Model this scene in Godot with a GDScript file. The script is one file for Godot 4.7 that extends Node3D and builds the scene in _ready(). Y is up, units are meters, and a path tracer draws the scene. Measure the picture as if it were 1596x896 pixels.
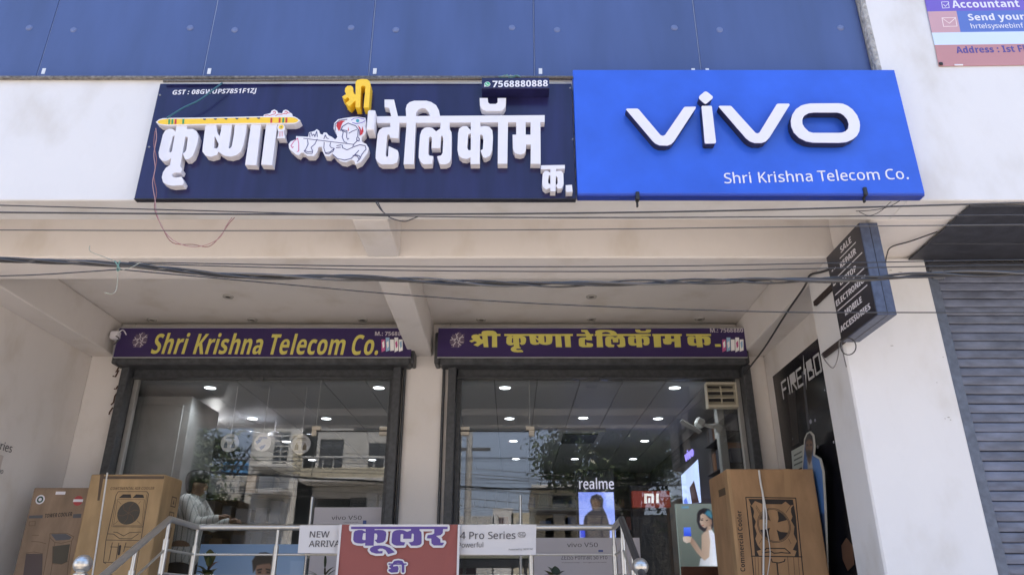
extends Node3D
# Shop front of a phone store seen from the street, looking up at the fascia signs.
# x to the east along the facade, y up, the facade faces +z; the street and the houses across it lie at +z.

const FOCAL := 1150.0            # pixels, for the 1596 x 896 photograph
const EYE := Vector3(0, 1.6, 0)
const GLASS := 7.72              # distance from the camera to the shop glass
var pitch := deg_to_rad(22.7)
var mats := {}
var rng := RandomNumberGenerator.new()
var used_names := {}
var glyphs := {}

# ---------- pixel of the photograph -> point on a plane of the place ----------
func ray(px: float, py: float) -> Vector3:
	var u := (px - 798.0) / FOCAL
	var v := (448.0 - py) / FOCAL
	return Vector3(u, v * cos(pitch) + sin(pitch), v * sin(pitch) - cos(pitch))

func at_depth(px: float, py: float, d: float) -> Vector3:
	var r := ray(px, py)
	return EYE + r * (d / -r.z)

func at_x(px: float, py: float, x: float) -> Vector3:
	var r := ray(px, py)
	return EYE + r * (x / r.x)

func at_height(px: float, py: float, h: float) -> Vector3:
	var r := ray(px, py)
	return EYE + r * ((h - EYE.y) / r.y)

# a thing across the street, found by its reflection in the shop glass; q metres behind the camera
func across(px: float, py: float, q: float) -> Vector3:
	var p := at_depth(px, py, 2.0 * GLASS + q)
	return Vector3(p.x, p.y, q)

# ---------- materials ----------
func lin(r: float, g: float, b: float, a := 1.0) -> Color:
	var c := Color(r, g, b).linear_to_srgb()
	c.a = a
	return c

func noise_texture(seed_: int, freq: float, lo: float, hi: float, octaves := 5, tint := Color(1, 1, 1), size := 512) -> NoiseTexture2D:
	var n := FastNoiseLite.new()
	n.seed = seed_
	n.noise_type = FastNoiseLite.TYPE_SIMPLEX_SMOOTH
	n.frequency = freq
	n.fractal_octaves = octaves
	n.fractal_gain = 0.55
	var t := NoiseTexture2D.new()
	t.width = size
	t.height = size
	t.seamless = true
	t.noise = n
	var g := Gradient.new()
	g.set_color(0, Color(lo * tint.r, lo * tint.g, lo * tint.b))
	g.set_color(1, Color(hi, hi, hi))
	t.color_ramp = g
	return t

func flat(called: String, c: Color, rough := 0.6, metal := 0.0, spec := 0.5) -> StandardMaterial3D:
	if mats.has(called):
		return mats[called]
	var m := StandardMaterial3D.new()
	m.resource_name = called
	m.albedo_color = c
	m.roughness = rough
	m.metallic = metal
	m.metallic_specular = spec
	mats[called] = m
	return m

func textured(called: String, c: Color, tex: Texture2D, scale: float, rough := 0.7, bump: Texture2D = null, relief := 0.0, stretch := Vector3(1, 1, 1)) -> StandardMaterial3D:
	if mats.has(called):
		return mats[called]
	var m := flat(called, c, rough)
	m.albedo_texture = tex
	m.uv1_triplanar = true
	m.uv1_world_triplanar = true
	m.uv1_scale = stretch * scale
	if bump:
		m.heightmap_enabled = true
		m.heightmap_texture = bump
		m.heightmap_scale = relief
	return m

func glowing(called: String, c: Color, energy: float) -> StandardMaterial3D:
	if mats.has(called):
		return mats[called]
	var m := flat(called, Color(0.9, 0.9, 0.9), 0.5)
	m.emission_enabled = true
	m.emission = c
	m.emission_energy_multiplier = energy
	return m

# ---------- nodes ----------
func numbered(called: String) -> String:
	var n: int = used_names.get(called, 0)
	used_names[called] = n + 1
	return called if n == 0 else "%s_%03d" % [called, n]

func thing(called: String, label: String, category: String, at := Vector3.ZERO, group := "") -> Node3D:
	var o := Node3D.new()
	o.name = numbered(called)
	add_child(o)
	o.position = at
	tag(o, label, category, group)
	return o

func tag(o: Node, label: String, category: String, group := "") -> void:
	o.set_meta("label", label)
	o.set_meta("category", category)
	if group:
		o.set_meta("group", group)

func put(called: String, mesh: Mesh, m: Material, parent: Node, at := Vector3.ZERO, b := Basis.IDENTITY) -> MeshInstance3D:
	var o := MeshInstance3D.new()
	o.name = numbered(called) if parent == self else called
	o.mesh = mesh
	o.material_override = m
	parent.add_child(o, true)
	o.global_transform = Transform3D(b, at)
	return o

func structure(called: String, mesh: Mesh, m: Material, at := Vector3.ZERO) -> MeshInstance3D:
	var o := put(called, mesh, m, self, at)
	o.set_meta("kind", "structure")
	return o

# ---------- meshes ----------
func tri(st: SurfaceTool, a: Vector3, b: Vector3, c: Vector3, n: Vector3) -> void:
	var want := (b - a).cross(c - a).dot(n) < 0.0      # front faces run clockwise
	for p in ([a, b, c] if want else [a, c, b]):
		st.set_normal(n)
		st.add_vertex(p)

func convex_face(st: SurfaceTool, pts: Array) -> void:
	var mid := Vector3.ZERO
	for p in pts:
		mid += p
	mid /= pts.size()
	var n: Vector3 = (pts[1] - pts[0]).cross(pts[2] - pts[0]).normalized()
	if n.dot(mid) < 0.0:
		n = -n
	for i in range(1, pts.size() - 1):
		tri(st, pts[0], pts[i], pts[i + 1], n)

# a box with chamfered edges, centred on its middle
func box_mesh(size: Vector3, bevel := 0.004) -> ArrayMesh:
	var st := SurfaceTool.new()
	st.begin(Mesh.PRIMITIVE_TRIANGLES)
	var h := size / 2.0
	var b := minf(bevel, minf(h.x, minf(h.y, h.z)) * 0.6)
	var v := func(s: Vector3, axis: int) -> Vector3:
		var p := Vector3(s.x * (h.x - b), s.y * (h.y - b), s.z * (h.z - b))
		p[axis] = s[axis] * h[axis]
		return p
	for axis in 3:
		var i := (axis + 1) % 3
		var j := (axis + 2) % 3
		for s in [-1.0, 1.0]:
			var q := []
			for e in [[-1, -1], [1, -1], [1, 1], [-1, 1]]:
				var c := Vector3.ZERO
				c[axis] = s
				c[i] = e[0]
				c[j] = e[1]
				q.append(v.call(c, axis))
			convex_face(st, q)
			for t in [-1.0, 1.0]:      # the edge along axis j between faces axis and i
				var c0 := Vector3.ZERO
				c0[axis] = s
				c0[i] = t
				var c1 := c0
				c0[j] = -1
				c1[j] = 1
				convex_face(st, [v.call(c0, axis), v.call(c1, axis), v.call(c1, i), v.call(c0, i)])
	for x in [-1, 1]:
		for y in [-1, 1]:
			for z in [-1, 1]:
				var c := Vector3(x, y, z)
				convex_face(st, [v.call(c, 0), v.call(c, 1), v.call(c, 2)])
	return st.commit()

func box(called: String, a: Vector3, b: Vector3, m: Material, parent: Node, bevel := 0.004) -> MeshInstance3D:
	var lo := a.min(b)
	var hi := a.max(b)
	return put(called, box_mesh(hi - lo, bevel), m, parent, (lo + hi) / 2.0)

# a tube through points; radii may be one number or one per point
func tube_mesh(pts: Array, radius, sides := 8, closed_ends := true) -> ArrayMesh:
	var st := SurfaceTool.new()
	st.begin(Mesh.PRIMITIVE_TRIANGLES)
	var rings := []
	var normals := []
	var up := Vector3(0.13, 0.97, 0.21).normalized()
	for k in pts.size():
		var t: Vector3 = (pts[mini(k + 1, pts.size() - 1)] - pts[maxi(k - 1, 0)]).normalized()
		if absf(t.dot(up)) > 0.95:
			up = Vector3(0.9, 0.1, 0.4).normalized()
		var n := t.cross(up).normalized()
		var bn := n.cross(t).normalized()
		up = bn
		var r: float = radius[k] if radius is Array else radius
		var ring := []
		var nn := []
		for s in sides:
			var a := TAU * s / sides
			var dir := n * cos(a) + bn * sin(a)
			ring.append(pts[k] + dir * r)
			nn.append(dir)
		rings.append(ring)
		normals.append(nn)
	for k in pts.size() - 1:
		for s in sides:
			var s2 := (s + 1) % sides
			var q := [[k, s], [k, s2], [k + 1, s2], [k, s], [k + 1, s2], [k + 1, s]]
			for e in q:
				st.set_normal(normals[e[0]][e[1]])
				st.add_vertex(rings[e[0]][e[1]])
	if closed_ends:
		for k in [0, pts.size() - 1]:
			var n: Vector3 = (pts[0] - pts[1]).normalized() if k == 0 else (pts[-1] - pts[-2]).normalized()
			for s in range(1, sides - 1):
				tri(st, rings[k][0], rings[k][s], rings[k][s + 1], n)
	return st.commit()

func moved(pts: Array, by: Vector3) -> Array:
	var out := []
	for p in pts:
		out.append(p - by)
	return out

func tube(called: String, pts: Array, radius, m: Material, parent: Node, sides := 8) -> MeshInstance3D:
	return put(called, tube_mesh(moved(pts, pts[0]), radius, sides), m, parent, pts[0])

# a smooth line through the given points
func smooth(pts: Array, per := 6) -> Array:
	var out := []
	for i in pts.size() - 1:
		var p0 = pts[maxi(i - 1, 0)]
		var p1 = pts[i]
		var p2 = pts[i + 1]
		var p3 = pts[mini(i + 2, pts.size() - 1)]
		for k in per:
			var t := float(k) / per
			out.append(0.5 * (2.0 * p1 + (p2 - p0) * t + (2.0 * p0 - 5.0 * p1 + 4.0 * p2 - p3) * t * t + (3.0 * p1 - p0 - 3.0 * p2 + p3) * t * t * t))
	out.append(pts[-1])
	return out

# a turned shape: profile of (radius, height) pairs
func lathe_mesh(profile: Array, sides := 20) -> ArrayMesh:
	var st := SurfaceTool.new()
	st.begin(Mesh.PRIMITIVE_TRIANGLES)
	st.set_smooth_group(0)
	for k in profile.size() - 1:
		var a: Vector2 = profile[k]
		var b: Vector2 = profile[k + 1]
		var dn := Vector2(b.y - a.y, a.x - b.x).normalized()
		for s in sides:
			var t0 := TAU * s / sides
			var t1 := TAU * (s + 1) / sides
			var q := [[a, t0], [a, t1], [b, t1], [a, t0], [b, t1], [b, t0]]
			for e in q:
				var c: float = cos(e[1])
				var sn: float = sin(e[1])
				st.set_normal(Vector3(dn.x * c, dn.y, dn.x * sn))
				st.add_vertex(Vector3(e[0].x * c, e[0].y, e[0].x * sn))
	return st.commit()

# ---------- flat outlines (in millimetres on their plane) and what is cut out of them ----------
func rings_of(outers: Array, holes: Array) -> Array:      # [[outer, [hole, ...]], ...]
	var solid: Array[PackedVector2Array] = []
	for o in outers:
		var p: PackedVector2Array = o
		if Geometry2D.is_polygon_clockwise(p):
			p = p.duplicate()
			p.reverse()
		var merged: Array[PackedVector2Array] = []
		var current := p
		for s in solid:
			var both := Geometry2D.merge_polygons(current, s)
			var rings := both.filter(func(r): return not Geometry2D.is_polygon_clockwise(r))
			if rings.size() == 1:
				current = rings[0]
				for r in both:
					if Geometry2D.is_polygon_clockwise(r):
						holes.append(r)
			else:
				merged.append(s)
		merged.append(current)
		solid = merged
	var out := []
	for s in solid:
		var pieces: Array[PackedVector2Array] = [s]
		var inner := []
		for h in holes:
			var hh: PackedVector2Array = h.duplicate()
			if Geometry2D.is_polygon_clockwise(hh):
				hh.reverse()
			var next: Array[PackedVector2Array] = []
			for p in pieces:
				for r in Geometry2D.clip_polygons(p, hh):
					if Geometry2D.is_polygon_clockwise(r):
						inner.append(r)
					else:
						next.append(r)
			pieces = next
		for p in pieces:
			out.append([p, inner.filter(func(h): return Geometry2D.is_point_in_polygon(h[0], p))])
	return out

func bridged(outer: PackedVector2Array, holes: Array) -> PackedVector2Array:
	var poly := outer.duplicate()
	var left := holes.duplicate()
	left.sort_custom(func(a, b): return Array(a).map(func(v): return v.x).max() > Array(b).map(func(v): return v.x).max())
	for h in left:
		var hole: PackedVector2Array = h
		var best := INF
		var bi := -1
		var bj := -1
		for j in hole.size():
			for i in poly.size():
				var d := poly[i].distance_squared_to(hole[j])
				if d >= best:
					continue
				var a := hole[j].lerp(poly[i], 0.001)
				var b := poly[i].lerp(hole[j], 0.001)
				var clear := true
				for ring in [poly] + left:
					for k in ring.size():
						if Geometry2D.segment_intersects_segment(a, b, ring[k], ring[(k + 1) % ring.size()]) != null:
							clear = false
							break
					if not clear:
						break
				if clear:
					best = d
					bi = i
					bj = j
		if bi < 0:
			continue
		var joined := poly.slice(0, bi + 1)
		for k in hole.size() + 1:
			joined.append(hole[(bj + k) % hole.size()])
		joined.append_array(poly.slice(bi))
		poly = joined
	return poly

# extrudes outlines given in metres on the plane z = 0 (world x, y); the front lies at z0, the back at z1
func sheet_mesh(outers: Array, holes: Array, z0: float, z1: float, origin: Vector2, with_back := false) -> ArrayMesh:
	var st := SurfaceTool.new()
	st.begin(Mesh.PRIMITIVE_TRIANGLES)
	var mm := func(p): return PackedVector2Array(Array(p).map(func(v): return (v - origin) * 1000.0))
	for part in rings_of(outers.map(mm), holes.map(mm)):
		var outline: PackedVector2Array = part[0]
		var whole := bridged(outline, part[1]) if part[1].size() else outline
		var idx := Geometry2D.triangulate_polygon(whole)
		if idx.is_empty():
			var loose := PackedVector2Array()
			for k in whole.size():
				loose.append(whole[k] + Vector2(sin(k * 7.1), cos(k * 3.3)) * 0.02)
			idx = Geometry2D.triangulate_polygon(loose)
		if idx.is_empty():
			print("no triangles for an outline of ", whole.size(), " points, holes ", part[1].size(), " at ", origin, " stack ", get_stack().map(func(f): return str(f.function) + ":" + str(f.line)))
		for t in range(0, idx.size(), 3):
			var q := []
			for k in 3:
				var v := whole[idx[t + k]] / 1000.0
				q.append(Vector3(v.x, v.y, z0))
			tri(st, q[0], q[1], q[2], Vector3(0, 0, 1))
			if with_back:
				for k in 3:
					q[k].z = z1
				tri(st, q[0], q[1], q[2], Vector3(0, 0, -1))
		for ring in [outline] + part[1]:
			for k in ring.size():
				var a: Vector2 = ring[k] / 1000.0
				var b: Vector2 = ring[(k + 1) % ring.size()] / 1000.0
				var n := Vector3(b.y - a.y, a.x - b.x, 0).normalized()
				var a0 := Vector3(a.x, a.y, z0)
				var b0 := Vector3(b.x, b.y, z0)
				tri(st, a0, b0, Vector3(b.x, b.y, z1), n)
				tri(st, a0, Vector3(b.x, b.y, z1), Vector3(a.x, a.y, z1), n)
	return st.commit()

func middle(outers: Array) -> Vector2:
	var lo := Vector2(INF, INF)
	var hi := -lo
	for o in outers:
		for p in o:
			lo = lo.min(p)
			hi = hi.max(p)
	return (lo + hi) / 2.0

# a cut-out on a wall that faces the street: outlines in world x, y; its front at depth d (z = -d)
func cutout(called: String, outers: Array, holes: Array, d: float, thick: float, m: Material, parent: Node) -> MeshInstance3D:
	var c := middle(outers)
	return put(called, sheet_mesh(outers, holes, 0.0, -thick, c), m, parent, Vector3(c.x, c.y, -d))

# photo pixels of a zoom (origin ox, oy; s zoom pixels per pixel) -> world x, y on the plane at depth d
func trace(flatpts: Array, ox: float, oy: float, s: float, d: float) -> PackedVector2Array:
	var out := PackedVector2Array()
	for i in range(0, flatpts.size(), 2):
		var p := at_depth(ox + flatpts[i] / s, oy + flatpts[i + 1] / s, d)
		out.append(Vector2(p.x, p.y))
	return out

# lines drawn with a pen: each a list of x, y pairs in world metres; width in metres
func pen(lines: Array, width: float) -> Array:
	var out := []
	for l in lines:
		var mm := PackedVector2Array(Array(l).map(func(v): return v * 1000.0))
		for r in Geometry2D.offset_polyline(mm, width * 500.0, Geometry2D.JOIN_ROUND, Geometry2D.END_ROUND):
			out.append(PackedVector2Array(Array(r).map(func(v): return v / 1000.0)))
	return out

# closed rings among the strokes come back as outlines with holes
func pen_print(called: String, lines: Array, width: float, d: float, m: Material, parent: Node, thick := 0.0012) -> MeshInstance3D:
	var c := middle(lines)
	var st := SurfaceTool.new()
	var k := 0
	for l in lines:                # each stroke lies a hair above the one before, so that none share a plane
		var outers := []
		var holes := []
		for r in pen([l], width):
			if Geometry2D.is_polygon_clockwise(r):
				holes.append(r)
			else:
				outers.append(r)
		st.append_from(sheet_mesh(outers, holes, 0.00006 * k, -thick, c), 0, Transform3D.IDENTITY)
		k += 1
	return put(called, st.commit(), m, parent, Vector3(c.x, c.y, -d))

func circle(c: Vector2, rx: float, ry := -1.0, n := 24) -> PackedVector2Array:
	var out := PackedVector2Array()
	for k in n:
		out.append(c + Vector2(cos(TAU * k / n) * rx, sin(TAU * k / n) * (rx if ry < 0 else ry)))
	return out

func rect(a: Vector2, b: Vector2) -> PackedVector2Array:
	return PackedVector2Array([a, Vector2(b.x, a.y), b, Vector2(a.x, b.y)])

# ---------- lettering ----------
var fonts := {}
func font(weight: int) -> SystemFont:
	if not fonts.has(weight):
		var f := SystemFont.new()
		f.font_names = PackedStringArray(["Droid Sans"])
		f.font_weight = weight
		fonts[weight] = f
	return fonts[weight]

# words stretched over the parallelogram origin, origin + right, origin + up; they stand proud by depth
func words(said: String, origin: Vector3, right: Vector3, up: Vector3, depth: float, m: Material, parent: Node, weight := 700, called := "lettering") -> MeshInstance3D:
	var t := TextMesh.new()
	t.text = said
	t.font = font(weight)
	t.font_size = 40
	t.pixel_size = 0.01
	t.curve_step = 1.0
	t.depth = 0.1
	t.horizontal_alignment = HORIZONTAL_ALIGNMENT_LEFT
	var box_ := t.get_aabb()
	var n := right.cross(up).normalized()
	var b := Basis(right / box_.size.x, up / box_.size.y, n * (depth / 0.1))
	var o := put(called, t, m, parent)
	o.global_transform = Transform3D(b, origin - b * Vector3(box_.position.x, box_.position.y, box_.position.z))
	return o

# words between two pixels of their base line on the plane at depth d; tall pixels high at the start
func words_px(said: String, x0: float, y0: float, x1: float, y1: float, tall: float, d: float, m: Material, parent: Node, weight := 700, depth := 0.003, slant := 0.0) -> MeshInstance3D:
	var a := at_depth(x0, y0, d)
	var b := at_depth(x1, y1, d)
	var c := at_depth(x0, y0 - tall, d)
	var h := c.y - a.y
	return words(said, a, b - a, Vector3(slant * h, h, 0), depth, m, parent, weight)

# ---------- printed pictures: soft-edged shapes laid into an image, shown on a flat sheet ----------
class Picture:
	var im: Image
	var lo: Vector2
	var hi: Vector2
	func _init(a: Vector2, b: Vector2, per_metre: float, paper: Color, paper_low: Color) -> void:
		lo = a.min(b)
		hi = a.max(b)
		var s := (hi - lo) * per_metre
		im = Image.create(maxi(8, int(s.x)), maxi(8, int(s.y)), false, Image.FORMAT_RGB8)
		for y in im.get_height():
			for x in im.get_width():
				im.set_pixel(x, y, paper.lerp(paper_low, float(y) / im.get_height()).linear_to_srgb())
	func to_px(p: Vector2) -> Vector2:
		return Vector2((p.x - lo.x) / (hi.x - lo.x) * im.get_width(), (hi.y - p.y) / (hi.y - lo.y) * im.get_height())
	# a shape with a soft edge; its ink runs from c0 to c1 along the direction given
	func lay(world: PackedVector2Array, c0: Color, c1: Color, along: Vector2, soft: float) -> void:
		var q := PackedVector2Array()
		var a := Vector2(INF, INF)
		var b := -a
		for p in world:
			var v := to_px(p)
			q.append(v)
			a = a.min(v)
			b = b.max(v)
		var span := maxf((b - a).dot(along.abs()), 1.0)
		for y in range(maxi(0, int(a.y - soft)), mini(im.get_height(), int(b.y + soft) + 1)):
			for x in range(maxi(0, int(a.x - soft)), mini(im.get_width(), int(b.x + soft) + 1)):
				var p := Vector2(x + 0.5, y + 0.5)
				var d := INF
				for k in q.size():
					d = minf(d, p.distance_squared_to(Geometry2D.get_closest_point_to_segment(p, q[k], q[(k + 1) % q.size()])))
				d = sqrt(d) * (-1.0 if Geometry2D.is_point_in_polygon(p, q) else 1.0)
				var share := clampf(0.5 - d / soft, 0.0, 1.0)
				if share > 0.0:
					var t := clampf((p - (a if along.x + along.y > 0 else b)).dot(along) / span, 0.0, 1.0)
					im.set_pixel(x, y, im.get_pixel(x, y).lerp(c0.lerp(c1, t).linear_to_srgb(), share))

func picture_material(called: String, pic: Picture, glow := 0.0) -> StandardMaterial3D:
	var m := flat(called, Color.WHITE, 0.35)
	m.albedo_texture = ImageTexture.create_from_image(pic.im)
	if glow > 0.0:
		m.emission_enabled = true
		m.emission_operator = BaseMaterial3D.EMISSION_OP_MULTIPLY
		m.emission = Color.WHITE
		m.emission_texture = m.albedo_texture
		m.emission_energy_multiplier = glow
	return m

# the sheet that carries a picture; outline in the picture's own plane, or its whole rectangle
func picture_sheet(called: String, pic: Picture, outline: PackedVector2Array, m: Material, parent: Node, at: Vector3, b := Basis.IDENTITY) -> MeshInstance3D:
	var c := (pic.lo + pic.hi) / 2.0
	var o := outline if outline.size() else rect(pic.lo, pic.hi)
	var mm := PackedVector2Array(Array(o).map(func(v): return (v - c) * 1000.0))
	var idx := Geometry2D.triangulate_polygon(mm)
	var st := SurfaceTool.new()
	st.begin(Mesh.PRIMITIVE_TRIANGLES)
	for t in range(0, idx.size(), 3):
		var q := [idx[t], idx[t + 1], idx[t + 2]]
		if (mm[q[1]] - mm[q[0]]).cross(mm[q[2]] - mm[q[0]]) > 0.0:
			q.reverse()
		for k in q:
			var v: Vector2 = o[k]
			st.set_normal(Vector3(0, 0, 1))
			st.set_uv(Vector2((v.x - pic.lo.x) / (pic.hi.x - pic.lo.x), (pic.hi.y - v.y) / (pic.hi.y - pic.lo.y)))
			st.add_vertex(Vector3(v.x - c.x, v.y - c.y, 0))
	return put(called, st.commit(), m, parent, at, b)

# ---------- the letters of the sign, traced on its plane ----------
const LETTER_DEPTH := 4.093      # the letters' faces
func learn_glyphs() -> void:
	var d := LETTER_DEPTH
	var a := func(p): return trace(p, 235, 165, 6.633, d)
	var b := func(p): return trace(p, 305, 165, 7.465, d)
	var c := func(p): return trace(p, 440, 120, 5.975, d)
	var e := func(p): return trace(p, 570, 145, 6.893, d)
	var f := func(p): return trace(p, 700, 145, 5.43, d)
	glyphs.kri = {o = [a.call([264, 180, 374, 180, 371, 195, 297, 628, 192, 618]),
		a.call([255, 270, 222, 240, 200, 236, 178, 238, 142, 258, 118, 300, 98, 385, 75, 480, 80, 530, 103, 560, 140, 572, 178, 560, 225, 525, 270, 300]),
		a.call([345, 238, 430, 237, 468, 260, 488, 312, 478, 370, 455, 450, 428, 515, 388, 550, 350, 553, 326, 490, 345, 480, 362, 455, 378, 330, 372, 318, 352, 318, 325, 330]),
		a.call([297, 622, 192, 612, 150, 640, 120, 685, 108, 740, 122, 790, 165, 815, 220, 826, 325, 818, 340, 785, 312, 732, 250, 742, 222, 732, 213, 715, 225, 697, 250, 688, 305, 690, 320, 655])],
		h = [a.call([222, 312, 242, 306, 212, 470, 200, 480, 183, 476, 188, 440])]}
	glyphs.ka_top = {o = [glyphs.kri.o[0], glyphs.kri.o[1], glyphs.kri.o[2]], h = glyphs.kri.h}
	glyphs.shna = {o = [b.call([112, 195, 592, 195, 575, 330, 550, 450, 520, 530, 470, 572, 400, 590, 330, 580, 272, 542, 255, 530, 245, 570, 165, 592, 110, 578, 72, 530, 78, 460])],
		h = [b.call([240, 190, 300, 190, 300, 205, 285, 300, 272, 352, 240, 300, 236, 205]), b.call([215, 350, 262, 445, 255, 480, 230, 497, 205, 490]), b.call([420, 190, 452, 190, 450, 205, 440, 330, 415, 470, 395, 495, 375, 490, 385, 440, 418, 205])]}
	glyphs.naa = {o = [b.call([642, 195, 759, 195, 757, 205, 700, 690, 570, 685, 640, 205])], h = []}
	glyphs.aa_first = {o = [b.call([820, 195, 947, 195, 945, 205, 885, 690, 757, 683, 818, 205])], h = []}
	glyphs.shri = {o = [c.call([685, 300, 685, 65, 700, 45, 740, 36, 790, 38, 815, 55, 825, 85, 808, 300, 760, 300, 778, 110, 765, 98, 745, 98, 735, 110, 728, 300]),
		c.call([700, 170, 680, 180, 665, 160, 660, 110, 640, 97, 610, 100, 590, 120, 585, 150, 600, 175, 560, 200, 580, 225, 610, 205, 625, 215, 630, 230, 592, 262, 630, 290, 660, 255, 700, 225])], h = []}
	glyphs.te = {o = [e.call([200, 70, 302, 70, 345, 250, 350, 330, 272, 330, 272, 250, 250, 160, 200, 150]),
		e.call([262, 300, 360, 300, 350, 485, 262, 480, 250, 445, 232, 447, 225, 470, 212, 660, 222, 685, 238, 680, 245, 570, 340, 615, 350, 640, 348, 700, 330, 745, 290, 765, 165, 765, 125, 740, 104, 700, 106, 640, 125, 440, 145, 395, 180, 372, 262, 362])], h = []}
	glyphs.i_matra = {o = [e.call([405, 765, 438, 320, 428, 170, 440, 125, 470, 97, 520, 82, 650, 82, 700, 95, 755, 130, 785, 185, 800, 260, 695, 260, 675, 200, 640, 165, 600, 160, 560, 180, 538, 215, 535, 320, 515, 765])], h = []}
	glyphs.la = {o = [e.call([805, 300, 900, 300, 900, 385, 920, 420, 922, 500, 918, 700, 900, 745, 860, 765, 795, 765, 765, 680, 810, 668, 825, 640, 832, 480, 822, 458, 808, 462, 800, 590, 705, 590, 710, 480, 695, 465, 678, 480, 670, 650, 685, 672, 725, 678, 712, 760, 620, 765, 590, 740, 567, 690, 570, 600, 582, 450, 600, 400, 630, 375, 670, 365, 715, 375, 755, 412, 800, 380])], h = []}
	glyphs.ka = {o = [f.call([183, 225, 264, 225, 258, 600, 180, 600]),
		f.call([195, 330, 150, 280, 115, 280, 85, 300, 75, 340, 70, 480, 82, 530, 110, 552, 150, 558, 195, 535]),
		f.call([255, 285, 300, 278, 340, 285, 365, 315, 370, 360, 365, 480, 345, 530, 310, 548, 290, 545, 265, 485, 285, 475, 290, 400, 285, 360, 275, 350, 255, 355])],
		h = [f.call([160, 350, 183, 338, 183, 482, 165, 485, 152, 465])]}
	glyphs.candra = {o = [f.call([258, 42, 326, 42, 330, 80, 345, 92, 395, 92, 410, 80, 410, 42, 482, 42, 478, 110, 460, 140, 430, 152, 310, 150, 275, 135, 260, 100])], h = []}
	glyphs.aa = {o = [f.call([415, 225, 498, 225, 492, 598, 411, 598])], h = []}
	glyphs.ma = {o = [f.call([568, 225, 648, 225, 648, 352, 690, 352, 690, 225, 773, 225, 775, 598, 690, 598, 692, 435, 652, 435, 650, 480, 635, 512, 600, 520, 560, 510, 540, 475, 537, 352, 568, 352])], h = []}
	glyphs.small_ka = {o = [f.call([777, 612, 980, 608, 980, 640, 777, 645]), f.call([858, 630, 905, 630, 902, 832, 858, 832]),
		f.call([866, 680, 835, 660, 810, 660, 792, 685, 788, 760, 795, 795, 820, 815, 866, 800]),
		f.call([900, 662, 945, 657, 968, 680, 970, 770, 955, 805, 920, 810, 905, 780, 918, 765, 920, 720, 912, 705, 900, 705])],
		h = [f.call([845, 695, 858, 695, 858, 770, 842, 765, 838, 740])]}
	glyphs.dot = {o = [f.call([987, 780, 1040, 776, 1046, 835, 992, 838])], h = []}

# a traced letter fitted into another box of pixels on the plane at depth d
func refit(g: String, x0: float, y0: float, x1: float, y1: float, d: float) -> Dictionary:
	var lo := Vector2(INF, INF)
	var hi := -lo
	for o in glyphs[g].o:
		for p in o:
			lo = lo.min(p)
			hi = hi.max(p)
	var a := at_depth(x0, y1, d)
	var b := at_depth(x1, y0, d)
	var into := func(o):
		var out := PackedVector2Array()
		for p in o:
			var t: Vector2 = (p - lo) / (hi - lo)
			out.append(Vector2(lerpf(a.x, b.x, t.x), lerpf(a.y, b.y, t.y)))
		return out
	return {o = glyphs[g].o.map(into), h = glyphs[g].h.map(into)}

func px_poly(p: Array, d: float) -> PackedVector2Array:
	return trace(p, 0, 0, 1, d)

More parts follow.
